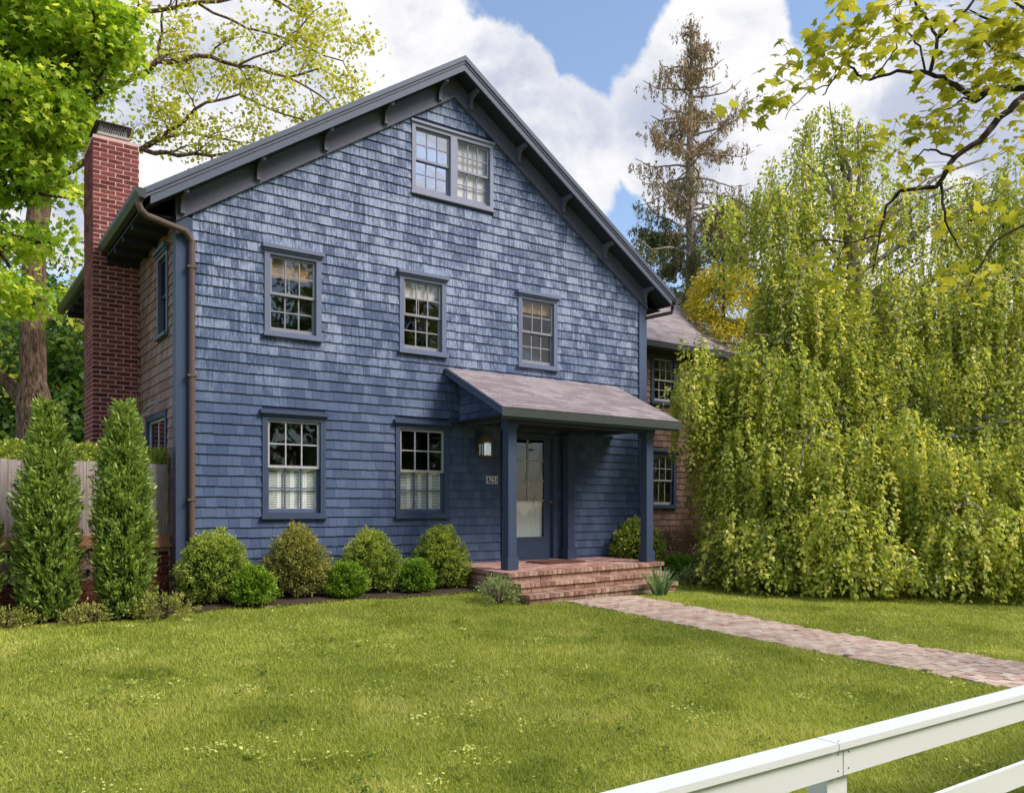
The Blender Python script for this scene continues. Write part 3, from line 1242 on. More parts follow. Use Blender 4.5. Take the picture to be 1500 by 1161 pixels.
def porch_post(u, v, zb, mat):
    m_ = MB()
    m_.box(u + .012, u + .158, v + .012, v + .158, zb + .1805, 2.56)
    m_.box(u - .004, u + .174, v - .004, v + .174, 2.47, 2.5595)
    p = m_.build('porch_post', M[mat], porch)
    m_ = MB()
    m_.box(u - .008, u + .178, v - .008, v + .178, zb, zb + .18)
    m_.build('plinth', M[mat], p)
    return p


porch_post(6.90, 9.95, .418, 'trim_lo')
porch_post(9.655, 9.95, .442, 'trim_lo')
porch_post(8.925, D - .21, .452, 'trim_lo')

# ------------------------------------------------------------------ rear wing, brown shingles
wing = thing('house_wing', (13.2, 13.6, .2), 'brown cedar-shingled house wing set back behind the weeping tree', 'house')
WV, WU1 = 13.6, 15.35
WW = {'u': (13.32, 14.12, 3.70, 4.80), 'l': (13.30, 14.12, 1.36, 2.60)}
wh = [(a + .05, b - .05, c + .05, d - .05) for a, b, c, d in WW.values()]
mb = MB()
wall_sheet(mb, [HU1, WU1] + [x for h in wh for x in h[:2]], [0, 5.0] + [x for h in wh for x in h[2:]], wh, lambda u, z: (u, WV + .014, z))
for u in (WU1 - .014,):
    mb.add([(u, WV, 0), (u, 16.5, 0), (u, 16.5, 5), (u, 15.06, 6.4), (u, WV, 5)], [(0, 1, 2, 3, 4)])
mb.add([(HU1, 16.5, 0), (WU1, 16.5, 0), (WU1, 16.5, 5), (HU1, 16.5, 5)], [(0, 1, 2, 3)])
mb.box(HU1, WU1 - .02, WV + .05, 16.4, 2.85, 2.95)
mb.box(HU1, WU1 - .02, WV + 1.8, WV + 1.9, .2, 2.84)
mb.box(HU1, WU1 - .02, WV + 1.8, WV + 1.9, 2.96, 4.9)
mb.build('wing_wall', M['room'], wing)
mb = MB()
wc = [(a, b, c - .03, d + .05) for a, b, c, d in WW.values()]
for (l, r, z, tn) in shingle_rows(HU1 + .03, WU1, .12, 4.9, wc, expo=.137):
    mb.hexa(shingle_pts(l, r, z, lambda a, zz, t: (a, WV + .012 - t, zz), t0=.02), tn)
for (l, r, z, tn) in shingle_rows(WV, 16.5, .12, 4.9, [], expo=.137):
    mb.hexa(shingle_pts(l, r, z, lambda a, zz, t: (WU1 - .012 + t, a, zz), t0=.02), tn)
mb.build('wing_shingles', M['cedar_all'], wing, 'stuff')
for k_, kk in (('u', 'upper wing window under the eave'), ('l', 'lower wing window with deep blue frame')):
    window(WW[k_], trim='trim_lo', sash_mat='sash', parent=wing, mk=lambda: Shift(WV - D), rows_=2, low_rows=2 if k_ == 'u' else 1,
           glass='glass', label=kk, casing=.09, head=(k_ == 'l'))
mb = MB()
mb.prism([(13.2, 4.98), (15.07, 6.53), (16.94, 4.98), (16.94, 4.90), (15.07, 6.44), (13.2, 4.90)], 0, HU1 + .03, 15.64)
mb.build('wing_roof', M['roofdark'], wing)
mb = MB()
roof_courses(mb, 13.19, 4.985, 15.07, 6.535, HU1 + .03, 15.65, 0, .105, .3)
roof_courses(mb, 16.95, 4.985, 15.07, 6.535, HU1 + .03, 15.65, 0, .105, .3)
mb.build('wing_roof_shingles', M['roof_all'], wing, 'stuff')
mb = MB()
mb.box(HU1 + .03, 15.63, 13.17, 13.199, 4.86, 4.975)
mb.box(HU1 + .03, 15.62, 13.2, WV - .03, 4.83, 4.85)
mb.box(HU1 + .03, WU1, WV - .03, WV - .012, 4.72, 4.829)
mb.build('wing_fascia', M['gutter'], wing)

# ------------------------------------------------------------------ things on the house front
lan = thing('wall_lantern', (7.29, 11.12, 2.14), 'small brass glass lantern on the blue shingles left of the door', 'lantern')
lu, lv, lz = 7.29, 11.16, 2.15
mb = MB()
mb.box(lu - .05, lu + .05, D - .02, D - .004, lz + .05, lz + .24)
mb.tube([(lu, D - .02, lz + .2), (lu, lv, lz + .27)], .012, 6)
mb.build('backplate', M['brass'], lan)
mb = MB()
for a in (-1, 1):
    for b in (-1, 1):
        mb.box(lu + a * .075 - .007, lu + a * .075 + .007, lv + b * .075 - .007, lv + b * .075 + .007, lz, lz + .2)
mb.box(lu - .09, lu + .09, lv - .09, lv + .09, lz - .02, lz)
mb.box(lu - .085, lu + .085, lv - .085, lv + .085, lz + .2, lz + .215)
mb.build('frame', M['brass'], lan)
mb = MB()
prev = None
for (r, z) in ((.085, .2155), (.075, .25), (.05, .28), (.02, .295), (.012, .32)):
    mb.box(lu - r, lu + r, lv - r, lv + r, lz + z, lz + z + .03 if r > .04 else lz + z + .02)
mb.build('cap', M['brass'], lan)
for (a0, a1, b0, b1) in ((-.068, .068, -.077, -.074), (-.068, .068, .074, .077), (-.077, -.074, -.068, .068), (.074, .077, -.068, .068)):
    mb = MB()
    mb.box(lu + a0, lu + a1, lv + b0, lv + b1, lz + .001, lz + .199)
    mb.build('pane', M['lampglass'], lan)
mb = MB()
for dx in (-.025, .025):
    mb.tube([(lu + dx, lv, lz), (lu + dx, lv, lz + .1)], .012, 8)
    mb.tube([(lu + dx, lv, lz + .1), (lu + dx, lv, lz + .13), (lu + dx, lv, lz + .165)], [.008, .014, .002], 8)
mb.build('candle_bulbs', M['signwhite'], lan)

sg = thing('house_number_sign', (7.508, D - .01, 1.71), 'small navy and white plaque reading 763 beside the door', 'sign')
su, sz = 7.508, 1.772
mb = MB()
mb.box(su - .105, su + .105, D - .018, D - .006, sz - .06, sz + .06)
mb.build('plate', M['signwhite'], sg)
mb = MB()
mb.prism([(su - .092, sz - .035), (su - .08, sz - .05), (su + .08, sz - .05), (su + .092, sz - .035), (su + .092, sz + .035), (su + .08, sz + .05), (su - .08, sz + .05), (su - .092, sz + .035)], 1, D - .022, D - .0185)
mb.build('panel', M['navy'], sg)
cu = bpy.data.curves.new('digits', 'FONT')
cu.body = '763'
cu.size = .105
cu.align_x = 'CENTER'
cu.align_y = 'CENTER'
cu.extrude = .0012
cu.offset = .002
to = bpy.data.objects.new('digits_curve', cu)
COL.objects.link(to)
bpy.context.view_layer.update()
me = bpy.data.meshes.new_from_object(to.evaluated_get(bpy.context.evaluated_depsgraph_get()))
bpy.data.objects.remove(to)
me.transform(Matrix.Translation((su, D - .0245, sz)) @ Matrix.Rotation(R(90), 4, 'X'))
me.materials.clear()
me.materials.append(M['signwhite'])
link(bpy.data.objects.new('digits', me), sg)

# ------------------------------------------------------------------ brick stoop
stoop = thing('brick_stoop', (8.3, 9.6, 0), 'red brick porch platform with two brick steps below the front door', 'steps')
Q = [Vector((6.65, 9.60, .395)), Vector((9.95, 9.86, .430)), Vector((9.98, D - .01, .456)), Vector((6.65, D - .01, .452))]


def bil(s_, t_):
    a = Q[0].lerp(Q[1], s_)
    b = Q[3].lerp(Q[2], s_)
    return a.lerp(b, t_)


mb = MB()
for (dz, ins) in ((0, .03),):
    bot = [Vector((6.69, 9.66, -.15)), Vector((9.92, 9.9, -.1)), Vector((9.92, D - .02, -.1)), Vector((6.69, D - .02, -.15))]
    top = [bil(.012, .03) - Vector((0, 0, .07)), bil(.99, .03) - Vector((0, 0, .07)), bil(.99, .995) - Vector((0, 0, .068)), bil(.012, .995) - Vector((0, 0, .068))]
    mb.hexa(bot + top)
    top2 = [bil(.012, .03) - Vector((0, 0, .012)), bil(.99, .03) - Vector((0, 0, .012)), bil(.99, .995) - Vector((0, 0, .012)), bil(.012, .995) - Vector((0, 0, .012))]
    mb.hexa([p + Vector((0, 0, .001)) for p in top] + top2)
core = mb.build('core', M['mortar_dark'], stoop)
fr = Q[1] - Q[0]
fl = fr.length
fdir = fr.normalized()
yaw_f = math.atan2(fdir.y, fdir.x)
tilt = -math.asin(fdir.z)
n = 36
for k in range(n):      # rowlock edge along the front
    s_ = (k + .5) / n
    p = Q[0] + fr * s_ + Vector((0, .085, .006 - .03))
    piece('brick', p, (fl / n - .009, .2, .06), M['stoop'], stoop, (random.uniform(-.02, .02), tilt, yaw_f + random.uniform(-.02, .02)))
le = Q[3] - Q[0]
n = 15
for k in range(1, n):   # and along the left side
    s_ = (k + .5) / n
    p = Q[0] + le * s_ + Vector((.085, .0, .006 - .03))
    piece('brick', p, (.2, le.length / n - .009, .06), M['stoop'], stoop, (0, random.uniform(-.015, .015), random.uniform(-.02, .02)))
mb = MB()               # deck field, running bond
nr = 15
for r in range(nr):
    t0, t1 = .125 + (.995 - .125) * r / nr, .125 + (.995 - .125) * (r + 1) / nr
    x = .062 - (random.uniform(.02, .05))
    while x < .99:
        a, b = max(x, .062), min(x + .0625, .99)
        x += .0625
        if b - a < .01:
            continue
        pts = [bil(a + .001, t0 + .003), bil(b - .001, t0 + .003), bil(b - .001, t1 - .003), bil(a + .001, t1 - .003)]
        dz = random.uniform(-.002, .003)
        lo = [p - Vector((0, 0, .02)) for p in pts]
        mb.hexa(lo + [p + Vector((0, 0, dz)) for p in pts], random.random())
mb.build('deck_bricks', M['stoop_all'], stoop, 'stuff')


def face_bricks(p0, p1, ztop0, ztop1, courses, depth_dir, hgt=.062, length=.205):
    """running-bond courses hanging down from a sloping top line"""
    d = Vector((p1[0] - p0[0], p1[1] - p0[1], 0))
    ln = d.length
    d.normalize()
    yaw = math.atan2(d.y, d.x)
    for c in range(courses):
        x = -length * (.5 if c % 2 else random.uniform(0, .1))
        while x < ln:
            a, b = max(x, 0), min(x + length - .01, ln)
            x += length
            if b - a < .03:
                continue
            m_ = (a + b) / 2
            zt = ztop0 + (ztop1 - ztop0) * m_ / ln
            z = zt - (c + .5) * (hgt + .008) - .004
            q = Vector((p0[0], p0[1], 0)) + d * m_ + Vector(depth_dir) * .045
            piece('brick', (q.x, q.y, z), (b - a, .1, hgt), M['stoop'], stoop, (0, 0, yaw + random.uniform(-.012, .012)))


face_bricks((6.675, D - .05), (6.675, 9.64), .335, .333, 6, (1, 0, 0))
face_bricks((6.675, 9.635), (9.93, 9.895), .333, .368, 1, (0, 1, 0))
for (v0, zl, zr, u0, u1) in ((9.39, .262, .295, 6.71, 9.80), (9.12, .128, .160, 6.67, 9.72)):
    # tread of rowlocks, set on a riser course
    n = 34
    rise = Vector((u1 - u0, .20, zr - zl))
    ya = math.atan2(rise.y, rise.x)
    for k in range(n):
        s_ = (k + .5) / n
        p = Vector((u0, v0, zl)) + rise * s_ + Vector((0, .15, -.028))
        piece('brick', p, (rise.length / n - .008, .31, .056), M['stoop'], stoop, (random.uniform(-.012, .012), -math.asin((zr - zl) / rise.length), ya + random.uniform(-.015, .015)))
    face_bricks((u0 + .03, v0 + .03), (u1 - .03, v0 + .23), zl - .06, zr - .06, 2, (0, 1, 0), .06)
    m2 = MB()
    m2.hexa([Vector((u0 + .05, v0 + .05, -.2)), Vector((u1 - .05, v0 + .25, -.2)), Vector((u1 - .05, v0 + .58, -.2)), Vector((u0 + .05, v0 + .38, -.2)),
             Vector((u0 + .05, v0 + .05, zl - .04)), Vector((u1 - .05, v0 + .25, zr - .04)), Vector((u1 - .05, v0 + .58, zr - .04)), Vector((u0 + .05, v0 + .38, zl - .04))])
    m2.build('step_core', M['mortar_dark'], stoop)

mb = MB()
mu, mv = 8.38, 10.72
pts = []
for k in range(28):
    a = 2 * math.pi * k / 28
    cx_, sy_ = math.cos(a), math.sin(a)
    pts.append((mu + .47 * math.copysign(abs(cx_) ** .35, cx_), mv + .27 * math.copysign(abs(sy_) ** .35, sy_)))
zb = .438
mb.prism(pts, 2, zb, zb + .022)
mt = mb.build('doormat', M['mat'])
tag(mt, 'brown doormat lying on the brick porch in front of the door', 'doormat')

# ------------------------------------------------------------------ brick path
path = thing('brick_path', (7.9, 5.5, gz(7.9, 5.5)), 'pale brick footpath crossing the lawn from the steps to the white fence', 'path')
path['kind'] = 'structure'
path.pop('category', None)
pv0, pv1 = 1.9, 9.1
mb = MB()
for i in range(48):
    a, b = pv0 + (pv1 - pv0) * i / 48, pv0 + (pv1 - pv0) * (i + 1) / 48
    q = []
    for y in (a, b):
        q.append(y)
    mb.add([(7.33, a, gz(7.33, a) + .004), (8.47, a, gz(8.47, a) + .004), (8.47, b, gz(8.47, b) + .004), (7.33, b, gz(7.33, b) + .004)], [(0, 1, 2, 3)])
mb.build('sand_joints', M['soil'], path)
plist = []
y = pv0
r = 0
while y < pv1:
    x = 7.28 - (.105 if r % 2 else 0)
    el, er = 7.28 + random.uniform(-.04, .05), 8.52 + random.uniform(-.06, .05)
    while x < er:
        a, b = max(x, el), min(x + .2, er)
        x += .208
        if b - a > .05:
            plist.append(((a + b) / 2, y + .046, b - a))
    y += .099
    r += 1
plist.sort(key=lambda p: p[0] * SY + p[1] * CY if p[1] > 2.6 else 99)
mb = MB()
for i, (px, py, w) in enumerate(plist):
    zc = gz(px, py) - .009 + random.uniform(-.005, .004)
    if i < 298:
        piece('paving_brick', (px, py, zc), (w, .092, .05), M['paver'], path, (random.uniform(-.05, .05) + .03, random.uniform(-.03, .03), random.uniform(-.03, .03)))
    else:
        mb.box(px - w / 2, px + w / 2, py - .045, py + .045, zc - .025, zc + .025, random.random())
mb.build('far_paving_bricks', M['paver_all'], path, 'stuff')

# ------------------------------------------------------------------ garden wall, board fence and hedge on the left
GV = 11.6
gw = thing('garden_wall', (1.2, GV, 0), 'low brick garden wall with diamond-pierced screen blocks beside the house', 'wall')
zb = -.12
mb = MB()
mb.box(-3.0, 2.60, GV + .012, GV + .1, zb, .385)
mb.box(2.41, 2.63, GV + .012, GV + .1, .3855, .80)
core = mb.build('wall_core', M['mortar'], gw)
r = 0
z = zb
while z < .78:
    x = (2.415 if z > .36 else -1.0) - (.1 if r % 2 else 0)
    x0 = 2.415 if z > .36 else -1.0
    while x < 2.625:
        a, b = max(x, x0), min(x + .2, 2.628)
        x += .21
        if b - a > .03 and (z + .06 < .80):
            piece('brick', ((a + b) / 2, GV + .05, z + .03), (b - a, .1, .057), M['brick'], gw)
    z += .0672
    r += 1


def screen_block(u, z, w, h):
    y0, y1 = GV + .008, GV + .095
    out = [(u, z), (u + w / 2, z), (u + w, z), (u + w, z + h / 2), (u + w, z + h), (u + w / 2, z + h), (u, z + h), (u, z + h / 2)]
    c = (u + w / 2, z + h / 2)
    hw, hh = w * .34, h * .3
    inn = [(c[0] - hw / 2, c[1] - hh / 2), (c[0], c[1] - hh), (c[0] + hw / 2, c[1] - hh / 2), (c[0] + hw, c[1]),
           (c[0] + hw / 2, c[1] + hh / 2), (c[0], c[1] + hh), (c[0] - hw / 2, c[1] + hh / 2), (c[0] - hw, c[1])]
    v = []
    for y in (y0, y1):
        v += [(p[0], y, p[1]) for p in out] + [(p[0], y, p[1]) for p in inn]
    f = []
    for i in range(8):
        j = (i + 1) % 8
        f += [(i, j, 8 + j, 8 + i), (16 + i, 24 + i, 24 + j, 16 + j), (i, 16 + i, 16 + j, j), (8 + i, 8 + j, 24 + j, 24 + i)]
    m_ = MB()
    m_.add(v, f)
    return m_.build('screen_block', M['block'], gw)


for i in range(16):
    for j in range(2):
        screen_block(-1.0 + i * .2125, .392 + j * .2035, .2085, .1995)
mb = MB()
mb.box(-3, 2.66, GV - .05, GV + .13, .803, .845)
mb.box(-3, 2.62, GV - .02, GV + .1, .8455, .965)
mb.build('coping', M['coping'], gw)

M['board'] = (lambda: shingle_mat('weathered_board', lin(128, 104, 96), lin(168, 148, 140), lin(200, 188, 182), True, streak=.8))()
wf = thing('board_fence', (1.2, GV, .97), 'weathered grey vertical-board fence standing on the brick garden wall', 'fence')
x = -1.0
while x < 2.6:
    w = random.choice((.135, .14, .145))
    w = min(w, 2.625 - x)
    if w > .05:
        piece('board', (x + w / 2, GV + .03 + random.uniform(-.004, .004), .966 + .46), (w - .004, .022, .92 + random.uniform(-.02, .02)), M['board'], wf)
    x += w
mb = MB()
mb.box(-1.0, 2.62, GV + .044, GV + .084, 1.15, 1.24)
mb.box(-1.0, 2.62, GV + .044, GV + .084, 1.66, 1.75)
mb.build('back_rail', M['coping'], wf)

# ------------------------------------------------------------------ white road fence
rf = thing('white_fence', (2.9, 1.95, gz(2.9, 1.95)), 'white painted two-rail fence in the foreground along the road', 'fence')
FZ = .37
joints = [-1.95, .48, 2.90, 5.30, 6.72]
for a, b in zip(joints[:-1], joints[1:]):
    piece('cap_rail', ((a + b) / 2, 1.983, FZ - .0145), (b - a - .007, .103, .027), M['white'], rf, tone=.5)
for i, (a, b) in enumerate(zip(joints[:-1], joints[1:])):
    piece('rail', ((a + b) / 2 + .055, 1.962, FZ - .0285 - .0555), (b - a - .008, .024, .109), M['white'], rf)
    piece('rail', ((a + b) / 2 + .055, 1.962, .02 - .056), (b - a - .008, .024, .111), M['white'], rf)
for u in joints:
    zb = gz(u, 2.0) - .2
    piece('post', (u + .055, 2.022, (zb + FZ - .03) / 2), (.13, .09, FZ - .032 - zb), M['white'], rf)
mb = MB()
for u in joints:
    for dx in (-.035, .035):
        for dz in (-.05, -.115):
            mb.tube([(u + .055 + dx, 1.9515, FZ + dz), (u + .055 + dx, 1.949, FZ + dz)], .004, 6)
    mb.tube([(u + .03, 1.955, FZ - .002), (u + .03, 1.955, FZ + .0005)], .004, 6)
mb.build('nail_heads', M['iron'], rf, 'stuff')

# ------------------------------------------------------------------ shrubs
def egg(n, r, h, power=2.2, taper=0., shell=.72, seed=0, bump=.09, freq=5.0):
    """points in a lumpy egg: returns unit-sphere directions, positions (base at z=0) and depth 0..1 (1 = surface)"""
    d = unit(rng.normal(size=(n, 3)))
    d[:, 2] = np.where(d[:, 2] < -.75, -d[:, 2], d[:, 2])
    lump = np.array([mnoise.noise(Vector(x) * freq * .5 + Vector((seed, 0, 0))) for x in d]) * bump * 1.8
    lump += np.array([mnoise.noise(Vector(x) * freq * 1.6 + Vector((seed, 5, 0))) for x in d]) * bump
    q = rng.random(n)
    rad = shell + (1 - shell) * q ** .6
    e = rad * (1 + lump)
    P = np.empty((n, 3))
    zz = d[:, 2] * e
    tp = 1 - taper * np.clip(zz + .1, -.3, 1)
    P[:, 0] = d[:, 0] * e * r * tp
    P[:, 1] = d[:, 1] * e * r * tp
    P[:, 2] = h * (.45 + .55 * zz)
    P[:, 2] = np.maximum(P[:, 2], .03 + .05 * rng.random(n))
    return d, P, q


def shrub(name, u, v, r, h, mat, label, cat, group, n=9000, taper=.2, leaf=.026, seed=1, shell=.66, bump=.1, freq=5., up=.35, aspect=.55):
    z = gz(u, v)
    root = thing(name, (u, v, z), label, cat, group)
    d, P, q = egg(n, r, h, taper=taper, seed=seed, shell=shell, bump=bump, freq=freq)
    # leaves sit in little rosettes at the shoot tips
    k = max(40, n // 20)
    dc, C, qc = egg(k, r, h, taper=taper, seed=seed, shell=max(.8, shell), bump=bump, freq=freq)
    idx = rng.integers(0, k, n)
    inn = rng.random(n) < .28
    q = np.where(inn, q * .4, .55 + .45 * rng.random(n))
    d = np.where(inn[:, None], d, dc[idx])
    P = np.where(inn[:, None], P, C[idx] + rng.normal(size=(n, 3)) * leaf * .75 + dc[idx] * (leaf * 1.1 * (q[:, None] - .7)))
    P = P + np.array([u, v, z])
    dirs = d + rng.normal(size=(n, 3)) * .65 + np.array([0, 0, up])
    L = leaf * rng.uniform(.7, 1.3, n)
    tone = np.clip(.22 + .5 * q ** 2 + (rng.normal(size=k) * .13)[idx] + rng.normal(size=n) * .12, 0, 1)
    V4 = leaves(P, dirs, L, L * aspect, N=unit(np.cross(dirs, rng.normal(size=(n, 3)))))
    if n > 3000:    # inner leaf mass, its dark tone painting the shade inside
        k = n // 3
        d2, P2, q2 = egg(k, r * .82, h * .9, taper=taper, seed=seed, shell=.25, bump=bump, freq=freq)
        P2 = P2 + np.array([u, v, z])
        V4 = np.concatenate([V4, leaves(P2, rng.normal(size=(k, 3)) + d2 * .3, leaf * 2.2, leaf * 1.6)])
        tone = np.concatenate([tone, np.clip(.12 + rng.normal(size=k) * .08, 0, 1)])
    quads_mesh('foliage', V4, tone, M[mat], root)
    m_ = MB()
    for k in range(9):
        a = 2 * math.pi * k / 9 + random.uniform(-.2, .2)
        rr = r * random.uniform(.45, .75)
        hh = h * random.uniform(.5, .85)
        m_.tube([(u, v, z - .02), (u + rr * .35 * math.cos(a), v + rr * .35 * math.sin(a), z + hh * .4), (u + rr * math.cos(a), v + rr * math.sin(a), z + hh)], [.018, .012, .004], 5)
    m_.build('stems', M['twig'], root)
    return root


GB = 'clipped boxwoods along the front wall'
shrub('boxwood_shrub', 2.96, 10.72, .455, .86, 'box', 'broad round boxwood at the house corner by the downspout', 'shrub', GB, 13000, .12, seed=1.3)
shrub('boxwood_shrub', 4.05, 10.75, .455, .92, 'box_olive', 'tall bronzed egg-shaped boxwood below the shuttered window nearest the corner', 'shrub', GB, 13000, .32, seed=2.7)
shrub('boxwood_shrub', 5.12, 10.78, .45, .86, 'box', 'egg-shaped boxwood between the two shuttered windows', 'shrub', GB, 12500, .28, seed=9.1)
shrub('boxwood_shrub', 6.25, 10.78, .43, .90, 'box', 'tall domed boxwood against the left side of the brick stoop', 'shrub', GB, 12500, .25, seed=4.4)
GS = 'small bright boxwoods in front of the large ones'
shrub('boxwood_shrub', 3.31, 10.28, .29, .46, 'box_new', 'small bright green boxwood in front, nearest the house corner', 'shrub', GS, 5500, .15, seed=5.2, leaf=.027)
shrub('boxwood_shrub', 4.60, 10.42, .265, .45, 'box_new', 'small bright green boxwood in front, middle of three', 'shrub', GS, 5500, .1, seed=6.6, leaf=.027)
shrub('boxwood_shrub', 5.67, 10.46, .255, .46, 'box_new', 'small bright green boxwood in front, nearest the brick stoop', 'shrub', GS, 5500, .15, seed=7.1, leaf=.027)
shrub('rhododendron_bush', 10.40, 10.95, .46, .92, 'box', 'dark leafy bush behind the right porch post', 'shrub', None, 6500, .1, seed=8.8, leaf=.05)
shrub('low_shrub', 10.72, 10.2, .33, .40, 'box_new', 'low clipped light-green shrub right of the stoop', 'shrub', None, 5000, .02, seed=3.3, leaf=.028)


def herb(name, u, v, r, h, mat, label, n, leaf, seed):
    return shrub(name, u, v, r, h, mat, label, 'plant', None, n, .2, leaf=leaf, seed=seed, shell=.3, bump=.3, freq=7, up=.8, aspect=.4)


herb('catmint_plant', 6.42, 9.45, .30, .34, 'grey_herb', 'grey-green catmint clump at the left foot of the brick stoop', 1500, .035, 2.2)
herb('sage_plant', 10.55, 9.72, .27, .26, 'grey_herb', 'grey-green herb clump right of the brick steps', 1300, .032, 12.2)
herb('weedy_plant', 2.28, 10.28, .30, .27, 'box_olive', 'weedy low plant between the evergreen column and the corner boxwood', 1400, .035, 3.9)
herb('weedy_plant', 1.45, 10.42, .26, .2, 'box_olive', 'low weeds between the two tall evergreen columns', 1000, .035, 4.9)
herb('weedy_plant', .72, 10.55, .26, .2, 'box_olive', 'low weeds at the foot of the leftmost evergreen columns', 1000, .035, 6.9)

# iris clump beside the steps
iu, iv = 9.02, 9.02
ir = thing('iris_clump', (iu, iv, gz(iu, iv)), 'clump of upright grey-green blade leaves in front of the steps', 'plant')
bl, tn = [], []
for k in range(150):
    a = random.uniform(0, 2 * math.pi)
    rr = .09 * math.sqrt(random.random())
    b = Vector((iu + rr * math.cos(a), iv + rr * math.sin(a), gz(iu, iv) - .01))
    lean = random.uniform(.05, .62)
    h = random.uniform(.25, .50)
    dv = Vector((math.cos(a) * lean, math.sin(a) * lean, 1)).normalized()
    sd = Vector((-math.sin(a + .6), math.cos(a + .6), 0)) * random.uniform(.006, .011)
    mid = b + dv * h * .6
    tip = b + dv * h + Vector((math.cos(a), math.sin(a), -.4)) * lean * .14
    bl.append([b - sd * .8, b + sd * .8, mid + sd, mid - sd])
    bl.append([mid - sd, mid + sd, tip + sd * .12, tip - sd * .12])
    t_ = random.random()
    tn += [t_, t_]
quads_mesh('blades', np.array(bl), tn, M['iris'], ir)

# dried hydrangea by the wing
hu, hv = 12.25, 11.7
hy = thing('dried_hydrangea', (hu, hv, gz(hu, hv)), 'dried brown hydrangea stems with withered heads before the brown wing', 'plant')
m_ = MB()
heads = []
for k in range(75):
    a = random.uniform(0, 2 * math.pi)
    rr = random.uniform(0, .75)
    b = Vector((hu + rr * .6 * math.cos(a), hv + rr * .4 * math.sin(a), gz(hu, hv) - .02))
    t_ = b + Vector((math.cos(a) * .25, math.sin(a) * .2, random.uniform(.35, .78)))
    m_.tube([b, b.lerp(t_, .5) + Vector((0, 0, .04)), t_], [.006, .005, .003], 4)
    heads.append(t_)
m_.build('stems', M['coping'], hy)
P = np.concatenate([np.array(h) + rng.normal(size=(34, 3)) * .05 for h in heads])
quads_mesh('flower_heads', leaves(P, rng.normal(size=P.shape), .04, .035), rng.random(len(P)), M['dead'], hy)


# evergreen columns
def column(u, v, r, h, label, seed, n=19000):
    z = gz(u, v)
    root = thing('evergreen_column', (u, v, z), label, 'evergreen', 'columnar evergreens in front of the garden wall')
    t = rng.random(n) ** .92
    prof = np.interp(t, [0, .05, .2, .42, .58, .70, .84, 1.0], [.80, .92, 1.02, 1.0, .92, .68, .45, .10])
    a = rng.random(n) * 2 * math.pi
    lump = np.array([mnoise.noise(Vector((math.cos(x) * 1.6 + seed, math.sin(x) * 1.6, y * h * 3.2))) for x, y in zip(a, t)])
    lump2 = np.array([mnoise.noise(Vector((math.cos(x) * 4 + seed, math.sin(x) * 4, y * h * 8))) for x, y in zip(a, t)])
    q = rng.random(n)
    rad = r * prof * (1 + .26 * lump + .22 * lump2) * (.55 + .45 * q ** .5)
    rad += .03 * rng.random(n) ** 3
    P = np.stack([u + rad * np.cos(a), v + rad * np.sin(a), z + .04 + t * h * (1 + .015 * lump)], 1)
    kc = n // 16        # upright sprays
    idx = rng.integers(0, kc, n)
    a = np.where(q > .3, a[idx], a)
    P = np.where((q > .3)[:, None], P[idx] + np.stack([np.cos(a), np.sin(a), 1.6 + 0 * a], 1) * (rng.random(n) * .075 - .02)[:, None] + rng.normal(size=(n, 3)) * .017, P)
    out = np.stack([np.cos(a), np.sin(a), np.zeros(n)], 1)
    dirs = out * .75 + np.array([0, 0, .85]) + rng.normal(size=(n, 3)) * .4
    L = rng.uniform(.035, .075, n)
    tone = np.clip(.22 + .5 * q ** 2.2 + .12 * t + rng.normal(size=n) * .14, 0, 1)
    V4 = leaves(P, dirs, L * 1.15, L * .36, N=unit(out + rng.normal(size=(n, 3)) * .7), fold=.25)
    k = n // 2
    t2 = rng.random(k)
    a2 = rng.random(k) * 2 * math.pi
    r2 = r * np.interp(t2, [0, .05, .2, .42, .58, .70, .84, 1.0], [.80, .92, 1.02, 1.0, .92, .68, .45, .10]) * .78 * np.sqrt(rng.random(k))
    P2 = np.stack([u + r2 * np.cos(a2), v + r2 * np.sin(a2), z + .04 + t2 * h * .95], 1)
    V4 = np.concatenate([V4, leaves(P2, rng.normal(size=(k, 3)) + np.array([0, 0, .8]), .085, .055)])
    tone = np.concatenate([tone, np.clip(.12 + rng.normal(size=k) * .08, 0, 1)])  # inner leaves coloured dark to stand for shade within the column
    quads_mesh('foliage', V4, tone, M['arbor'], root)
    m_ = MB()
    m_.tube([(u, v, z - .05), (u + .01, v, z + h * .5), (u, v, z + h * .97)], [.05, .035, .006], 7)
    for k in range(26):
        zz = z + h * (.05 + .85 * k / 26)
        an = k * 2.4
        m_.tube([(u, v, zz), (u + r * .6 * math.cos(an), v + r * .6 * math.sin(an), zz + .22)], [.012, .004], 4)
    m_.build('trunk', M['bark_dark'], root)


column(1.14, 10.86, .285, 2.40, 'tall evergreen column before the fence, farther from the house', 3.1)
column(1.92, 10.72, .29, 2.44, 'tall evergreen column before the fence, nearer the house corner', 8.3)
column(.36, 11.0, .30, 1.75, 'shorter evergreen column cut off by the left edge of the photograph', 5.7, 9000)

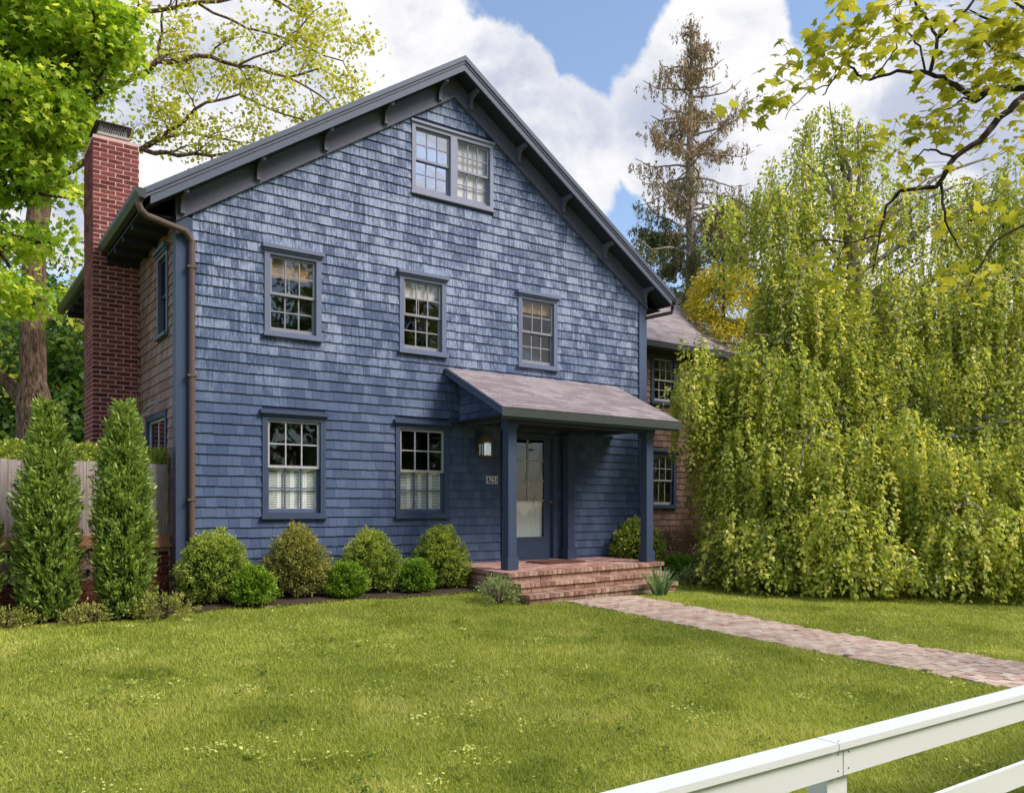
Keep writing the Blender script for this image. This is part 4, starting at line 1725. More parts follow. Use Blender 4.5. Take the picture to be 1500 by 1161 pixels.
# ivy hedge behind the board fence
hd = thing('hedge', (.8, 12.05, 0), 'clipped yellow-green hedge rising just above the board fence', 'hedge')
n = 26000
P = np.stack([rng.uniform(-1.4, 2.62, n), 12.0 + rng.uniform(-.33, .33, n), rng.uniform(1.2, 2.06, n)], 1)
ontop = rng.random(n) < .5
P[ontop, 2] = rng.uniform(1.86, 2.10, ontop.sum())
fr_ = rng.random(n) < .4
P[fr_, 1] = 12.0 - .33 + np.abs(rng.normal(size=fr_.sum())) * .04
P[:, 2] += .02 * np.sin(P[:, 0] * 9) + .015 * np.sin(P[:, 0] * 23)
dirs = rng.normal(size=(n, 3)) * .6 + np.array([0, -.5, .7])
L = rng.uniform(.025, .05, n)
quads_mesh('foliage', leaves(P, dirs, L, L * .7), np.clip(.5 + rng.normal(size=n) * .22, 0, 1), M['hedge'], hd)
m_ = MB()
for k in range(24):
    x = -1.3 + k * .165
    m_.tube([(x, 12.05, -.05), (x + random.uniform(-.1, .1), 12.0, 1.0), (x + random.uniform(-.15, .15), 12.05, 1.95)], [.022, .016, .006], 5)
m_.build('stems', M['twig'], hd)


# ------------------------------------------------------------------ trees
def jitter_line(pts, amp, sub=4):
    out = []
    for a, b in zip(pts[:-1], pts[1:]):
        for k in range(sub):
            p = Vector(a).lerp(Vector(b), k / sub)
            if out:
                p = p + Vector((random.uniform(-1, 1), random.uniform(-1, 1), random.uniform(-1, 1))) * amp
            out.append(p)
    out.append(Vector(pts[-1]))
    return out


def branch_out(mb, line, r0, r1, levels, spread, length, tips, every=1, droop=0., up=.2, sides=5):
    """draw a limb and grow side branches from it; collects twig tips"""
    n = len(line)
    rad = [r0 + (r1 - r0) * i / (n - 1) for i in range(n)]
    mb.tube(line, rad, sides + (2 if r0 > .08 else 0), cap=False)
    tips.append(line[-1])
    if levels == 0:
        for k in range(1, n):
            tips.append(line[k])
        return
    for i in range(max(1, n // 4), n, every):
        d = (line[i] - line[i - 1]).normalized()
        s_ = Vector((random.gauss(0, 1), random.gauss(0, 1), random.gauss(0, .6) + up))
        s_ = (s_ - d * s_.dot(d)).normalized()
        dv = (d * random.uniform(.5, 1.0) + s_ * spread).normalized()
        ln = length * random.uniform(.6, 1.2)
        p = line[i]
        pts = [p, p + dv * ln * .5, p + dv * ln + Vector((0, 0, -droop * ln))]
        rr = max(rad[i] * .55, .006)
        branch_out(mb, jitter_line(pts, ln * .06, 2), rr, max(rr * .35, .004), levels - 1, spread, length * .55, tips, 1, droop, up, max(3, sides - 1))


LOBES = np.array([(0, 0), (.42, .06), (.30, .30), (.55, .62), (.18, .60), (0, 1.05), (-.18, .60), (-.55, .62), (-.30, .30), (-.42, .06)])


def lobed(P, Dv, L, N):
    D_ = unit(Dv)
    Sd = unit(np.cross(D_, N))
    Nn = np.cross(Sd, D_)
    L = L[:, None, None]
    x = LOBES[None, :, 0:1]
    y = LOBES[None, :, 1:2]
    return P[:, None, :] + L * (Sd[:, None, :] * x + D_[:, None, :] * y - Nn[:, None, :] * (np.abs(x) * .25 + y * y * .18))


def leaf_tufts(tips, per, sig, size, flat=.6, dirbias=(0, 0, -.2), tone_m=.5, tone_s=.2, aspect=.8, shape=None):
    T = np.array([tuple(p) for p in tips])
    n = len(T) * per
    base = np.repeat(T, per, 0)
    off = rng.normal(size=(n, 3)) * sig
    off[:, 2] *= flat
    P = base + off
    dirs = unit(off + 1e-6) * .7 + rng.normal(size=(n, 3)) * .6 + np.array(dirbias)
    L = size * rng.uniform(.6, 1.25, n)
    N = unit(rng.normal(size=(n, 3)) * .7 + np.array([0, 0, 1.]))
    clump = np.repeat(rng.normal(size=len(T)) * .12, per)
    if shape == 'lobed':
        return lobed(P, dirs, L, N), np.clip(tone_m + clump + rng.normal(size=n) * tone_s, 0, 1)
    return leaves(P, dirs, L, L * aspect, N=N, fold=.2), np.clip(tone_m + clump + rng.normal(size=n) * tone_s, 0, 1)


# --- old pale-leaved tree with spreading limbs behind the chimney
tr = at(52, 640, 21)
pal = thing('spreading_tree', (tr.x, tr.y, 0), 'tall tree with thick trunk and spreading pale-leaved limbs behind the chimney', 'tree')
mb = MB()
trunk = [Vector((tr.x, tr.y, -.1)), at(50, 640, 21), at(50, 560, 21), at(48, 480, 21), at(50, 380, 21), at(62, 260, 21), at(70, 150, 21), at(60, 20, 21.5), at(80, -120, 22)]
mb.tube(jitter_line(trunk, .02, 3), [.46] * 3 + [.42] * 3 + [.31] * 3 + [.29] * 3 + [.27] * 3 + [.25] * 3 + [.22] * 3 + [.17] * 3 + [.1], 12, cap=False)
tips = []
limbs = [
    ([(48, 600), (10, 560), (-40, 530), (-110, 440)], 21, .2, .1),
    ([(68, 200), (110, 165), (180, 122), (232, 92), (285, 80), (350, 95), (420, 112), (470, 100)], 22, .11, .02),
    ([(232, 92), (234, 60), (240, 20), (262, -30)], 22, .05, .015),
    ([(64, 270), (130, 235), (205, 218), (262, 228), (330, 224), (420, 232)], 22.5, .10, .02),
    ([(205, 218), (240, 202), (262, 180), (300, 150), (352, 140), (420, 170), (470, 185)], 22.5, .06, .015),
    ([(240, 202), (285, 195), (345, 206), (390, 228)], 23, .05, .012),
    ([(70, 150), (130, 60), (200, 20), (290, 5), (380, -10), (460, 30)], 23, .09, .02),
    ([(290, 5), (360, 40), (430, 60), (500, 90), (525, 130)], 24, .04, .01),
    ([(350, 95), (410, 70), (440, 40), (470, 10)], 22, .03, .01),
    ([(420, 112), (470, 140), (500, 170), (520, 200)], 23, .03, .01),
    ([(65, 60), (20, 10), (-30, -30)], 21, .12, .05),
    ([(62, 470), (90, 455), (128, 478), (150, 480)], 20.5, .06, .02),
]
for (px, Z, r0, r1) in limbs:
    line = jitter_line([at(x, y, Z + .4 * math.sin(i * 1.7)) for i, (x, y) in enumerate(px)], .05, 3)
    branch_out(mb, line, r0, r1, 2, .8, 1.15, tips, 2, .1, .3, 6)
mb.build('trunk', M['bark'], pal, smooth=True)
tips = [p for p in tips if random.random() < .9]
V4, tn = leaf_tufts(tips, 9, .17, .125, .8, tone_m=.55)
quads_mesh('crown', V4, tn, M['pale_l'], pal)
print('pale tips', len(tips))


# --- dense maple hanging in from the left
def crown_tree(name, label, group, base, trunk_r, height, blobs, mat, leaf, n_clump, per, sig, bark='bark_dark', tone_m=.5, flat=.45, cat='tree', shell=.5, shape=None):
    root = thing(name, tuple(base), label, cat, group)
    m_ = MB()
    top = Vector((base[0], base[1], base[2] + height))
    m_.tube(jitter_line([Vector(base) - Vector((0, 0, .2)), Vector(base).lerp(top, .5), top], .06, 3), [trunk_r * (1 - .11 * k) for k in range(7)], 9, cap=False)
    C = []
    vol = [b[1][0] * b[1][1] * b[1][2] for b in blobs]
    for (c, rr), w in zip(blobs, vol):
        k = max(3, int(n_clump * w / sum(vol)))
        d = unit(rng.normal(size=(k, 3)))
        lump = np.array([1 + .25 * mnoise.noise(Vector(x) * 2.2 + Vector(c)) for x in d])
        rad = (shell + (1 - shell) * rng.random(k) ** .5) * lump
        C.append(np.array(c) + d * rad[:, None] * np.array(rr))
        st = Vector(base).lerp(top, random.uniform(.45, .95))
        m_.tube(jitter_line([st, st.lerp(Vector(c), .5) + Vector((0, 0, .3)), Vector(c)], .08, 2), [trunk_r * .4, trunk_r * .3, trunk_r * .22, trunk_r * .15, trunk_r * .08], 6, cap=False)
        for q_ in C[-1][::6]:
            m_.tube([Vector(c), Vector(c).lerp(Vector(q_), .5) + Vector((0, 0, .12)), Vector(q_)], [trunk_r * .10, trunk_r * .06, .006], 4, cap=False)
    m_.build('trunk', M[bark], root, smooth=True)
    C = np.concatenate(C)
    V4, tn = leaf_tufts(C, per, sig, leaf, flat, tone_m=tone_m, shape=shape)
    quads_mesh('crown', V4, tn, M[mat], root, nv=V4.shape[1])
    return root


mp = at(-150, 700, 16.5)
blobs = []
for (x, y, Z, rx, rz) in ((-40, 60, 16.5, 130, 110), (60, 40, 16.2, 110, 90), (140, 40, 16, 60, 50), (175, 78, 16, 38, 26), (30, 160, 16, 90, 75), (85, 170, 16, 50, 40),
                          (0, 250, 16, 60, 50), (70, 250, 16.2, 42, 30), (100, 290, 16, 26, 22), (10, 345, 16, 52, 32), (75, 355, 16, 30, 26), (0, 430, 15.8, 52, 32), (50, 445, 16, 32, 22), (150, 135, 16.3, 36, 16), (185, 60, 16.2, 26, 16), (120, 205, 16.1, 24, 14), (-70, 300, 16.3, 60, 120)):
    k = Z / FPX
    blobs.append((tuple(at(x, y, Z)), (rx * k, rx * k * 1.1, rz * k)))
crown_tree('maple_tree', 'dense bright green maple hanging in from the left edge', None, (mp.x, mp.y, 0), .3, 9.5, blobs, 'maple_l', .125, 1050, 40, .2, tone_m=.55, flat=.4, shell=.55, shape='lobed')

# --- shaded woodland behind the garden
GWD = 'shaded trees behind the garden fence'
woods = [('dark green tree behind the fence at the far left edge', -60, 30, 3.2, 9.5), ('dark green tree behind the fence left of the thick trunk', 15, 34, 2.6, 8.2), ('dark green tree between the thick trunk and the chimney', 105, 29, 2.6, 9),
         ('dark green tree just behind the chimney', 180, 36, 3.4, 11), ('far dark green tree rising behind the chimney stack', 90, 44, 4.5, 14), ('far dark green tree at the left edge behind the maple', -30, 46, 5, 15)]
for i, (lab, x, Z, rr, hh) in enumerate(woods):
    b = at(x, 748, Z)
    blobs = [((b.x + random.uniform(-.6, .6) * rr, b.y + random.uniform(-.5, .5) * rr, hh * f), (rr * s_, rr * s_, hh * .2)) for f, s_ in ((.2, .9), (.36, 1.0), (.52, 1.0), (.68, .9), (.84, .62))]
    crown_tree('woodland_tree', lab, GWD, (b.x, b.y, 0), .2, hh * .85, blobs, 'wood_l', .26, 520, 22, .45, tone_m=.42, shell=.3)

# --- understory screen and far woods so no bare horizon shows
far = []
tn = []
for k in range(26000):
    a = random.uniform(-1.0, 1.9)
    rr = random.uniform(70, 82)
    far.append((rr * math.sin(YAW + a - .35), rr * math.cos(YAW + a - .35) + 6, random.random() ** 1.3 * (4.5 + 2.0 * mnoise.noise(Vector((a * 9, 0, 0))) + 1.5 * mnoise.noise(Vector((a * 31, 3, 0))))))
P = np.array(far)
n = len(P)
quads_mesh('far_woodland', leaves(P, rng.normal(size=(n, 3)), .9, .7), np.clip(.35 + rng.normal(size=n) * .2, 0, 1), M['wood_l'], kind='stuff')
bpy.data.objects['far_woodland']['label'] = 'distant belt of woodland on the horizon'

# --- street trees behind the camera, mirrored in the panes
GST = 'street trees across the road'
for i, (x, y, hh, rr, lab) in enumerate(((-10, -14, 15.8, 5.2, 'round street tree across the road, westmost'), (-1, -16, 15.8, 5.2, 'round street tree across the road opposite the house'), (9, -15, 15.8, 5.4, 'round street tree across the road opposite the path'), (19, -17, 15.8, 5.5, 'round street tree across the road, eastmost'))):
    blobs = [((x, y, hh * f), (rr * s_, rr * s_, hh * .2)) for f, s_ in ((.2, 1.), (.42, 1.05), (.62, .95), (.8, .7))]
    crown_tree('street_tree', lab, GST, (x, y, -.3), .22, hh * .8, blobs, 'wood_l', .42, 420, 22, .55, shell=.3)

# --- half-bare spruce behind the wing
sb = at(1011, 748, 26)
spr = thing('spruce_tree', (sb.x, sb.y, .2), 'tall thin spruce with sparse brown drooping branches behind the house', 'tree')
SH = EYE + (748 - 28) * 26 / FPX
mb = MB()
line = [Vector((sb.x + .05 * math.sin(k * 1.1), sb.y, .1 + (SH - .1) * k / 14)) for k in range(15)]
mb.tube(line, [.30 - .27 * k / 14 for k in range(15)], 9, cap=False)
V4s, tns = [], []
z = 4.2
while z < SH - .25:
    f = (SH - z) / SH
    reach = np.interp(z, [4, 8, 10.5, 12.5, 14.5, SH], [2.4, 2.8, 2.7, 2.25, 1.25, .12])
    for k in range(random.choice((2, 3, 3))):
        a = random.uniform(0, 2 * math.pi)
        ln = reach * random.uniform(.55, 1.12)
        rise = random.uniform(.05, .4) if z > 12 else random.uniform(-.12, .22)
        p0 = Vector((sb.x, sb.y, z))
        dv = Vector((math.cos(a), math.sin(a), 0))
        pts = [p0, p0 + dv * ln * .35 + Vector((0, 0, ln * rise * .1)), p0 + dv * ln * .7 + Vector((0, 0, ln * (rise * .5 - .08))), p0 + dv * ln + Vector((0, 0, ln * (rise - .02)))]
        line = jitter_line(pts, .03, 3)
        mb.tube(line, [.038 * (1 - .085 * i) for i in range(len(line))], 4, cap=False)
        dens = random.choice((.1, .35, .8, 1.0)) if z > 10.6 else random.choice((.8, 1.3, 1.7, 2.0))
        nb = int((14 + 16 * ln) * dens)
        for j in range(nb):
            s_ = random.uniform(.25, 1.0)
            ii = s_ * (len(line) - 1)
            p = line[int(ii)].lerp(line[min(int(ii) + 1, len(line) - 1)], ii % 1) + Vector((random.gauss(0, .13), random.gauss(0, .13), 0)) * (.4 + s_)
            hl = random.uniform(.14, .48) * (1.25 if z < 12 else .9)
            m_ = int(8 + hl * 26)
            t_ = rng.random(m_)
            B = np.array(p) + np.stack([rng.normal(size=m_) * .025, rng.normal(size=m_) * .025, -t_ * hl], 1)
            dd = np.stack([rng.normal(size=m_) * .45, rng.normal(size=m_) * .45, -np.ones(m_)], 1)
            V4s.append(leaves(B, dd, .10, .034))
            g = .72 if z > 11.8 else (.52 if z > 10.2 else .2)
            tns.append(np.clip(g + random.gauss(0, .13) + rng.normal(size=m_) * .12, 0, 1))
    z += random.uniform(.16, .30)
for k in range(320):      # needles close in along the leader
    z = random.uniform(9.5, SH)
    m_ = 7
    B = np.array((sb.x, sb.y, z)) + rng.normal(size=(m_, 3)) * np.array([.14, .14, .1])
    V4s.append(leaves(B, np.stack([rng.normal(size=m_) * .6, rng.normal(size=m_) * .6, -np.ones(m_)], 1), .11, .03))
    tns.append(np.clip(.6 + rng.normal(size=m_) * .15, 0, 1))
mb.build('trunk', M['bark_pale'], spr)
quads_mesh('needles', np.concatenate(V4s), np.concatenate(tns), M['spruce_l'], spr)

# --- golden conifer beside it
gb = at(1060, 748, 21)
gc = thing('golden_conifer', (gb.x, gb.y, .2), 'golden yellow conifer between the wing roof and the weeping tree', 'tree')
n_s = 620
V4s, tns = [], []
for k in range(n_s):
    f = random.random() ** .8
    z = .6 + f * 6.9
    rr = 1.75 * (1 - f) ** .65 + .1
    a = random.uniform(0, 2 * math.pi)
    p = np.array((gb.x + rr * .85 * math.cos(a), gb.y + rr * .85 * math.sin(a), z))
    out = np.array((math.cos(a), math.sin(a), -.25))
    m_ = 26
    t_ = rng.random(m_)
    sp = np.cross(out, (0, 0, 1))
    B = p + out * (t_[:, None] * .5) + sp * (rng.normal(size=m_) * .13)[:, None] + np.array([0, 0, 1]) * (rng.normal(size=m_) * .03 - .15 * t_ ** 2)[:, None]
    V4s.append(leaves(B, out + rng.normal(size=(m_, 3)) * .35, .12, .05, N=unit(np.array([0, 0, 1.]) + rng.normal(size=(m_, 3)) * .3)))
    tns.append(np.clip(.3 + .5 * t_ + rng.normal(size=m_) * .12, 0, 1))
quads_mesh('crown', np.concatenate(V4s), np.concatenate(tns), M['gold_l'], gc)
mb = MB()
mb.tube([(gb.x, gb.y, 0), (gb.x, gb.y, 4), (gb.x, gb.y, 7.4)], [.14, .09, .02], 7)
mb.build('trunk', M['bark_dark'], gc)

# --- weeping beech
tb = at(1250, 748, 16.6)
wb = thing('weeping_beech', (tb.x, tb.y, 0), 'huge weeping tree with curtains of hanging green foliage on the right', 'tree')
mb = MB()
trunk = [Vector((tb.x, tb.y, -.1)), at(1255, 700, 16.6), at(1262, 560, 16.6), at(1255, 440, 16.6), at(1240, 320, 16.6), at(1238, 260, 16.8), at(1226, 215, 17), at(1218, 172, 17.2)]
mb.tube(jitter_line(trunk, .03, 2), [.34, .32, .3, .27, .24, .2, .17, .13, .09, .065, .05, .04, .03, .02, .008], 9, cap=False)
domes = [  # x, y top, half width px, y bottom, depth, strands, leaf density
    (1215, 150, 48, 300, 17.2, 64, .6), (1260, 175, 55, 330, 17.0, 60, .6), (1160, 215, 50, 380, 16.8, 46, .55), (1205, 250, 70, 420, 16.6, 80, .8),
    (1125, 270, 58, 440, 16.2, 90, .9), (1058, 285, 22, 385, 16.0, 26, .8), (1290, 270, 70, 440, 17, 70, .7), (1370, 260, 70, 440, 17.4, 70, .7), (1450, 255, 70, 470, 17.2, 90, .9), (1530, 270, 70, 520, 17, 90, 1), (1490, 215, 30, 400, 17.2, 32, .8),
    (1165, 350, 55, 600, 15.8, 110, 1), (1185, 370, 75, 600, 16.2, 130, 1), (1275, 380, 80, 600, 16.4, 130, 1), (1365, 370, 80, 600, 16.6, 130, 1), (1450, 380, 80, 620, 16.2, 130, 1), (1540, 390, 80, 640, 16, 120, 1),
    (1020, 490, 28, 680, 14.9, 56, .9), (1058, 515, 38, 760, 15.2, 90, 1), (1003, 545, 20, 625, 14.6, 22, .8), (1105, 490, 45, 720, 15.0, 110, 1), (1150, 500, 70, 760, 15.0, 140, 1), (1240, 480, 70, 740, 15.4, 130, 1), (1400, 480, 80, 740, 15.6, 140, 1), (1490, 500, 80, 760, 15.2, 140, 1), (1310, 470, 60, 700, 15.8, 100, 1),
    (1082, 610, 48, 845, 14.4, 120, 1.1), (1130, 630, 60, 850, 14.1, 140, 1.1), (1200, 640, 60, 862, 13.7, 140, 1.1), (1265, 615, 62, 862, 13.7, 150, 1.1), (1345, 590, 75, 862, 13.8, 180, 1.1), (1430, 640, 70, 862, 13.9, 150, 1.1), (1500, 620, 70, 862, 13.8, 140, 1.1), (1560, 600, 70, 862, 13.8, 110, 1),
    (1085, 745, 50, 856, 13.7, 90, 1.1), (1150, 745, 55, 866, 13.3, 110, 1.1), (1225, 720, 60, 868, 13.0, 130, 1.1), (1300, 790, 50, 868, 12.8, 90, 1.1), (1400, 745, 60, 868, 12.9, 120, 1.1), (1465, 730, 60, 868, 12.9, 120, 1.1), (1350, 820, 45, 868, 12.6, 60, 1.1), (1530, 760, 60, 868, 12.8, 100, 1.1), (1240, 800, 45, 868, 12.7, 70, 1.1), (1110, 800, 40, 860, 13.2, 60, 1.1),
    # inner curtains close round the trunk
    (1130, 420, 60, 860, 16.6, 70, .8), (1220, 400, 80, 860, 17.0, 80, .8), (1310, 400, 80, 860, 17.4, 80, .8), (1400, 400, 80, 860, 17.6, 80, .8), (1490, 400, 80, 860, 17.6, 80, .8), (1180, 600, 80, 860, 15.6, 70, .8), (1300, 600, 80, 860, 15.6, 70, .8), (1420, 600, 80, 860, 15.6, 70, .8), (1520, 600, 80, 860, 15.6, 70, .8),
]
V4s, tns = [], []
for di, (x, y0, hw, y1, Z, ns, den) in enumerate(domes):
    k = Z / FPX
    A = at(x, y0, Z)
    r = hw * k
    zb_ = EYE - (y1 - HYP) * k
    zb_ = max(zb_, gz(A.x, A.y) + .02)
    H = A.z - zb_
    # supporting limb arches out of the trunk to the crest of the cascade
    hh = min(A.z * .92, 9.0)
    st = Vector((tb.x, tb.y, max(.8, A.z * .75)))
    arch = [st, st.lerp(A, .5) + Vector((0, 0, .35)), A + Vector((0, 0, .02))]
    mb.tube(jitter_line(arch, .06, 4), [.06, .055, .05, .04, .035, .03, .022, .016, .01], 5, cap=False)
    for s_ in range(int(ns * 1.0)):
        a = random.uniform(0, 2 * math.pi)
        rf_ = random.random() ** .55
        rr = r * rf_ * random.uniform(.85, 1.1)
        # crest point: dome falls away from the apex
        fall = H * (.30 * rf_ ** 2.2) * random.uniform(.7, 1.2)
        cx0 = A.x + rr * math.cos(a)
        cy0 = A.y + rr * math.sin(a)
        cz0 = A.z - fall - abs(random.gauss(0, .16 if y0 > 300 else .05)) * H + (random.random() < .06) * .12 * H
        cz0 = max(cz0, zb_ + .25)
        ln = (cz0 - zb_) * random.uniform(.5, 1.08)
        ln = min(ln, random.uniform(1.4, 3.6))
        m_ = max(6, int(ln * 40 * den))
        t_ = np.sort(rng.random(m_))
        ph = random.uniform(0, 6)
        flare = random.uniform(.0, .18)
        lift = .10 * r
        px_ = cx0 + math.cos(a) * (flare * t_ + .12 * (1 - np.exp(-t_ * 4))) + .04 * np.sin(ph + t_ * 5)
        py_ = cy0 + math.sin(a) * (flare * t_ + .12 * (1 - np.exp(-t_ * 4))) + .04 * np.cos(ph + t_ * 4)
        pz_ = cz0 - ln * t_ ** 1.15
        B = np.stack([px_, py_, pz_], 1) + rng.normal(size=(m_, 3)) * .03
        out = np.array((math.cos(a), math.sin(a), 0)) * .7
        dd = np.array([0, 0, -.8]) + out + rng.normal(size=(m_, 3)) * .55
        L = rng.uniform(.06, .10, m_)
        Nn = unit(out + np.array([0, 0, .55]) + rng.normal(size=(m_, 3)) * .55)
        V4s.append(leaves(B, dd, L, L * .62, N=Nn))
        tns.append(np.clip(.52 + random.gauss(0, .17) + rng.normal(size=m_) * .15, 0, 1))
        if s_ % 4 == 0:
            jj = [0, m_ // 3, 2 * m_ // 3, m_ - 1]
            mb.tube([Vector((px_[j], py_[j], pz_[j])) for j in jj], [.008, .006, .005, .003], 3, cap=False)
# a few bare grey boughs seen through the leaves
for px_ in ([(1225, 300), (1200, 345), (1180, 390), (1165, 430), (1140, 455)], [(1400, 742), (1425, 738), (1450, 760), (1495, 790)], [(1170, 690), (1180, 640), (1205, 615), (1230, 612)], [(1430, 760), (1445, 800), (1462, 820), (1480, 830)], [(1075, 505), (1055, 515), (1040, 505), (1020, 492)]):
    Zb = 15.0 if px_[0][1] < 520 else 12.6
    ln_ = jitter_line([at(x, y, Zb) for x, y in px_], .035, 3)
    mb.tube(ln_, [.016 - .011 * i / len(ln_) for i in range(len(ln_))], 5, cap=False)
mb.build('trunk', M['bark_pale'], wb)
allv = np.concatenate(V4s)
print('beech leaves', len(allv))
quads_mesh('crown', allv, np.concatenate(tns), M['beech'], wb)

# --- maple bough reaching in from the right, close to the camera
nm = thing('near_maple', (9.2, 2.5, gz(9.2, 2.5)), 'yellow-green maple boughs reaching in overhead from the upper right', 'tree')
mb = MB()
base = Vector((9.2, 2.5, gz(9.2, 2.5) - .1))
mb.tube(jitter_line([base, base + Vector((-.05, 0, 2.2)), base + Vector((-.2, .1, 4.2)), base + Vector((-.1, .2, 6.5))], .02, 3), [.26 - .018 * k for k in range(10)], 11, cap=False)
ZN = 5.2
b1 = Vector((9.1, 2.55, 2.9))
b2 = Vector((9.05, 2.6, 3.5))
limbs = [
    ([b2, at(1620, 100, ZN), at(1500, 128, ZN), at(1455, 133, ZN), at(1422, 140, ZN)], .034, .019),
    ([at(1422, 140, ZN), at(1398, 126, ZN), at(1380, 112, ZN), at(1350, 106, ZN), at(1315, 105, ZN), at(1275, 117, ZN)], .018, .008),
    ([at(1275, 117, ZN), at(1255, 108, ZN), at(1240, 92, ZN), at(1232, 100, ZN), at(1215, 125, ZN), at(1205, 140, ZN)], .009, .004),
    ([at(1362, 108, ZN), at(1372, 70, ZN), at(1372, 52, ZN), at(1355, 25, ZN), at(1340, 0, ZN), at(1330, -30, ZN)], .013, .007),
    ([at(1374, 55, ZN), at(1400, 30, ZN), at(1425, 5, ZN), at(1450, -40, ZN)], .012, .007),
    ([at(1355, 104, ZN), at(1348, 70, ZN), at(1325, 45, ZN), at(1310, 25, ZN)], .008, .004),
    ([at(1275, 117, ZN), at(1300, 92, ZN), at(1313, 70, ZN), at(1318, 50, ZN)], .006, .003),
    ([b1, at(1580, 90, ZN - .2), at(1500, 140, ZN - .2), at(1465, 172, ZN - .2), at(1435, 205, ZN - .2), at(1398, 230, ZN - .2), at(1385, 255, ZN - .2), at(1372, 273, ZN - .2), at(1318, 280, ZN - .2), at(1300, 300, ZN - .2), at(1290, 335, ZN - .2), at(1278, 400, ZN - .2)], .028, .004),
    ([at(1378, 268, ZN - .2), at(1383, 310, ZN - .2), at(1392, 345, ZN - .2), at(1410, 370, ZN - .2)], .010, .003),
    ([at(1398, 230, ZN - .2), at(1370, 222, ZN - .2), at(1352, 218, ZN - .2), at(1330, 248, ZN - .2)], .008, .003),
    ([at(1290, 345, ZN - .2), at(1240, 355, ZN - .2), at(1195, 352, ZN - .2), at(1180, 370, ZN - .2)], .006, .003),
    ([at(1240, 355, ZN - .2), at(1225, 385, ZN - .2), at(1215, 405, ZN - .2)], .004, .002),
    ([at(1500, 60, ZN + .2), at(1450, 30, ZN + .2), at(1420, 15, ZN + .2)], .012, .004),
    ([at(1500, 95, ZN + .1), at(1470, 80, ZN + .1), at(1440, 60, ZN + .1), at(1425, 55, ZN + .1)], .010, .004),
    ([at(1455, 133, ZN), at(1430, 150, ZN), at(1410, 145, ZN), at(1385, 162, ZN), at(1345, 175, ZN)], .010, .003),
    ([at(1215, 125, ZN), at(1185, 135, ZN), at(1160, 155, ZN), at(1150, 175, ZN)], .004, .002),
    ([at(1500, 330, ZN), at(1460, 350, ZN), at(1430, 400, ZN), at(1415, 430, ZN)], .008, .003),
]
for pts, r0, r1 in limbs:
    line = jitter_line(pts, .008, 3)
    mb.tube(line, [r0 + (r1 - r0) * i / (len(line) - 1) for i in range(len(line))], 6, cap=False)
cl = [(1215, 62, 12), (1250, 38, 12), (1192, 78, 9), (1290, 22, 11), (1180, 95, 7), (1235, 88, 8), (1272, 62, 10), (1158, 88, 3), (1150, 78, 2), (1166, 110, 5), (1200, 50, 8), (1135, 140, 6), (1150, 142, 4), (1110, 172, 4), (1125, 158, 4),
      (1440, 58, 14), (1465, 52, 12), (1420, 72, 12), (1400, 80, 8), (1380, 118, 8), (1402, 132, 9), (1352, 178, 8), (1330, 190, 7), (1392, 176, 9), (1305, 208, 6), (1280, 212, 5), (1258, 220, 3), (1340, 254, 4), (1440, 100, 12), (1480, 38, 12), (1482, 82, 12), (1492, 18, 10),
      (1332, 22, 9), (1430, 22, 9), (1380, 18, 8), (1240, 8, 9), (1345, 46, 6), (1310, 60, 5), (1360, 85, 5), (1315, 8, 8), (1405, 165, 6), (1370, 195, 5), (1420, 190, 5), (1460, 120, 9), (1490, 115, 8), (1500, 60, 10), (1270, 85, 5),
      (1250, 330, 4), (1230, 322, 3), (1280, 336, 5), (1215, 385, 8), (1200, 390, 4), (1228, 402, 3), (1262, 345, 4), (1412, 428, 7), (1400, 332, 5), (1440, 300, 4), (1480, 302, 6), (1400, 405, 5), (1470, 382, 4), (1425, 395, 4), (1340, 245, 3), (1500, 210, 5), (1475, 165, 6), (1390, 318, 4), (1450, 215, 4)]
crown_spots = []
for k in range(30):      # the rest of its crown, up and to the right of the boughs
    a = random.uniform(0, 2 * math.pi)
    rr = random.uniform(.5, 2.3)
    c = Vector((10.9 + rr * math.cos(a), 2.9 + rr * 1.1 * math.sin(a), random.uniform(4.6, 8.0)))
    crown_spots.append(c)
    st = base + Vector((-.12, .1, random.uniform(3.6, 6.3)))
    mb.tube(jitter_line([st, st.lerp(c, .5) + Vector((0, 0, .25)), c], .05, 2), [.05, .04, .03, .018, .008], 5, cap=False)
LOBE = [(0, 0), (.22, -.05), (.48, .12), (.34, .22), (.52, .52), (.26, .46), (.13, .56), (.0, 1.0), (-.13, .56), (-.26, .46), (-.52, .52), (-.34, .22), (-.48, .12), (-.22, -.05)]
lv_, lf_, lt_ = [], [], []
for (c, k, sg_) in [(at(x, y, ZN + random.uniform(-.5, .5)), int(k * 2.0), 1.0) for (x, y, k) in cl] + [(c, 70, 4.2) for c in crown_spots]:
    for j in range(k):
        p = c + Vector((random.gauss(0, .085), random.gauss(0, .09), random.gauss(0, .06))) * sg_
        a = random.uniform(0, 2 * math.pi)
        d = Vector((math.cos(a), math.sin(a), random.uniform(-.75, .05))).normalized()
        nn = (Vector((random.gauss(0, .35), random.gauss(0, .35), 1))).normalized()
        sd = d.cross(nn).normalized()
        nn = sd.cross(d)
        sz_ = random.uniform(.05, .10)
        b = len(lv_)
        for (lx, ly) in LOBE:
            w = p + sd * lx * sz_ * 1.05 + d * ly * sz_ + nn * (-abs(lx) * .22 - ly * ly * .15) * sz_
            lv_.append(tuple(w))
        lf_.append(tuple(range(b, b + len(LOBE))))
        lt_.append(min(1, max(0, random.gauss(.5, .2))))
        if sg_ == 1.0 and random.random() < .5:
            mb.tube([p, c + (p - c) * .3 + Vector((0, 0, .02))], .0014, 3, cap=False)
mb.build('boughs', M['bark_dark'], nm)
me = bpy.data.meshes.new('leaves')
me.from_pydata(lv_, [], lf_)
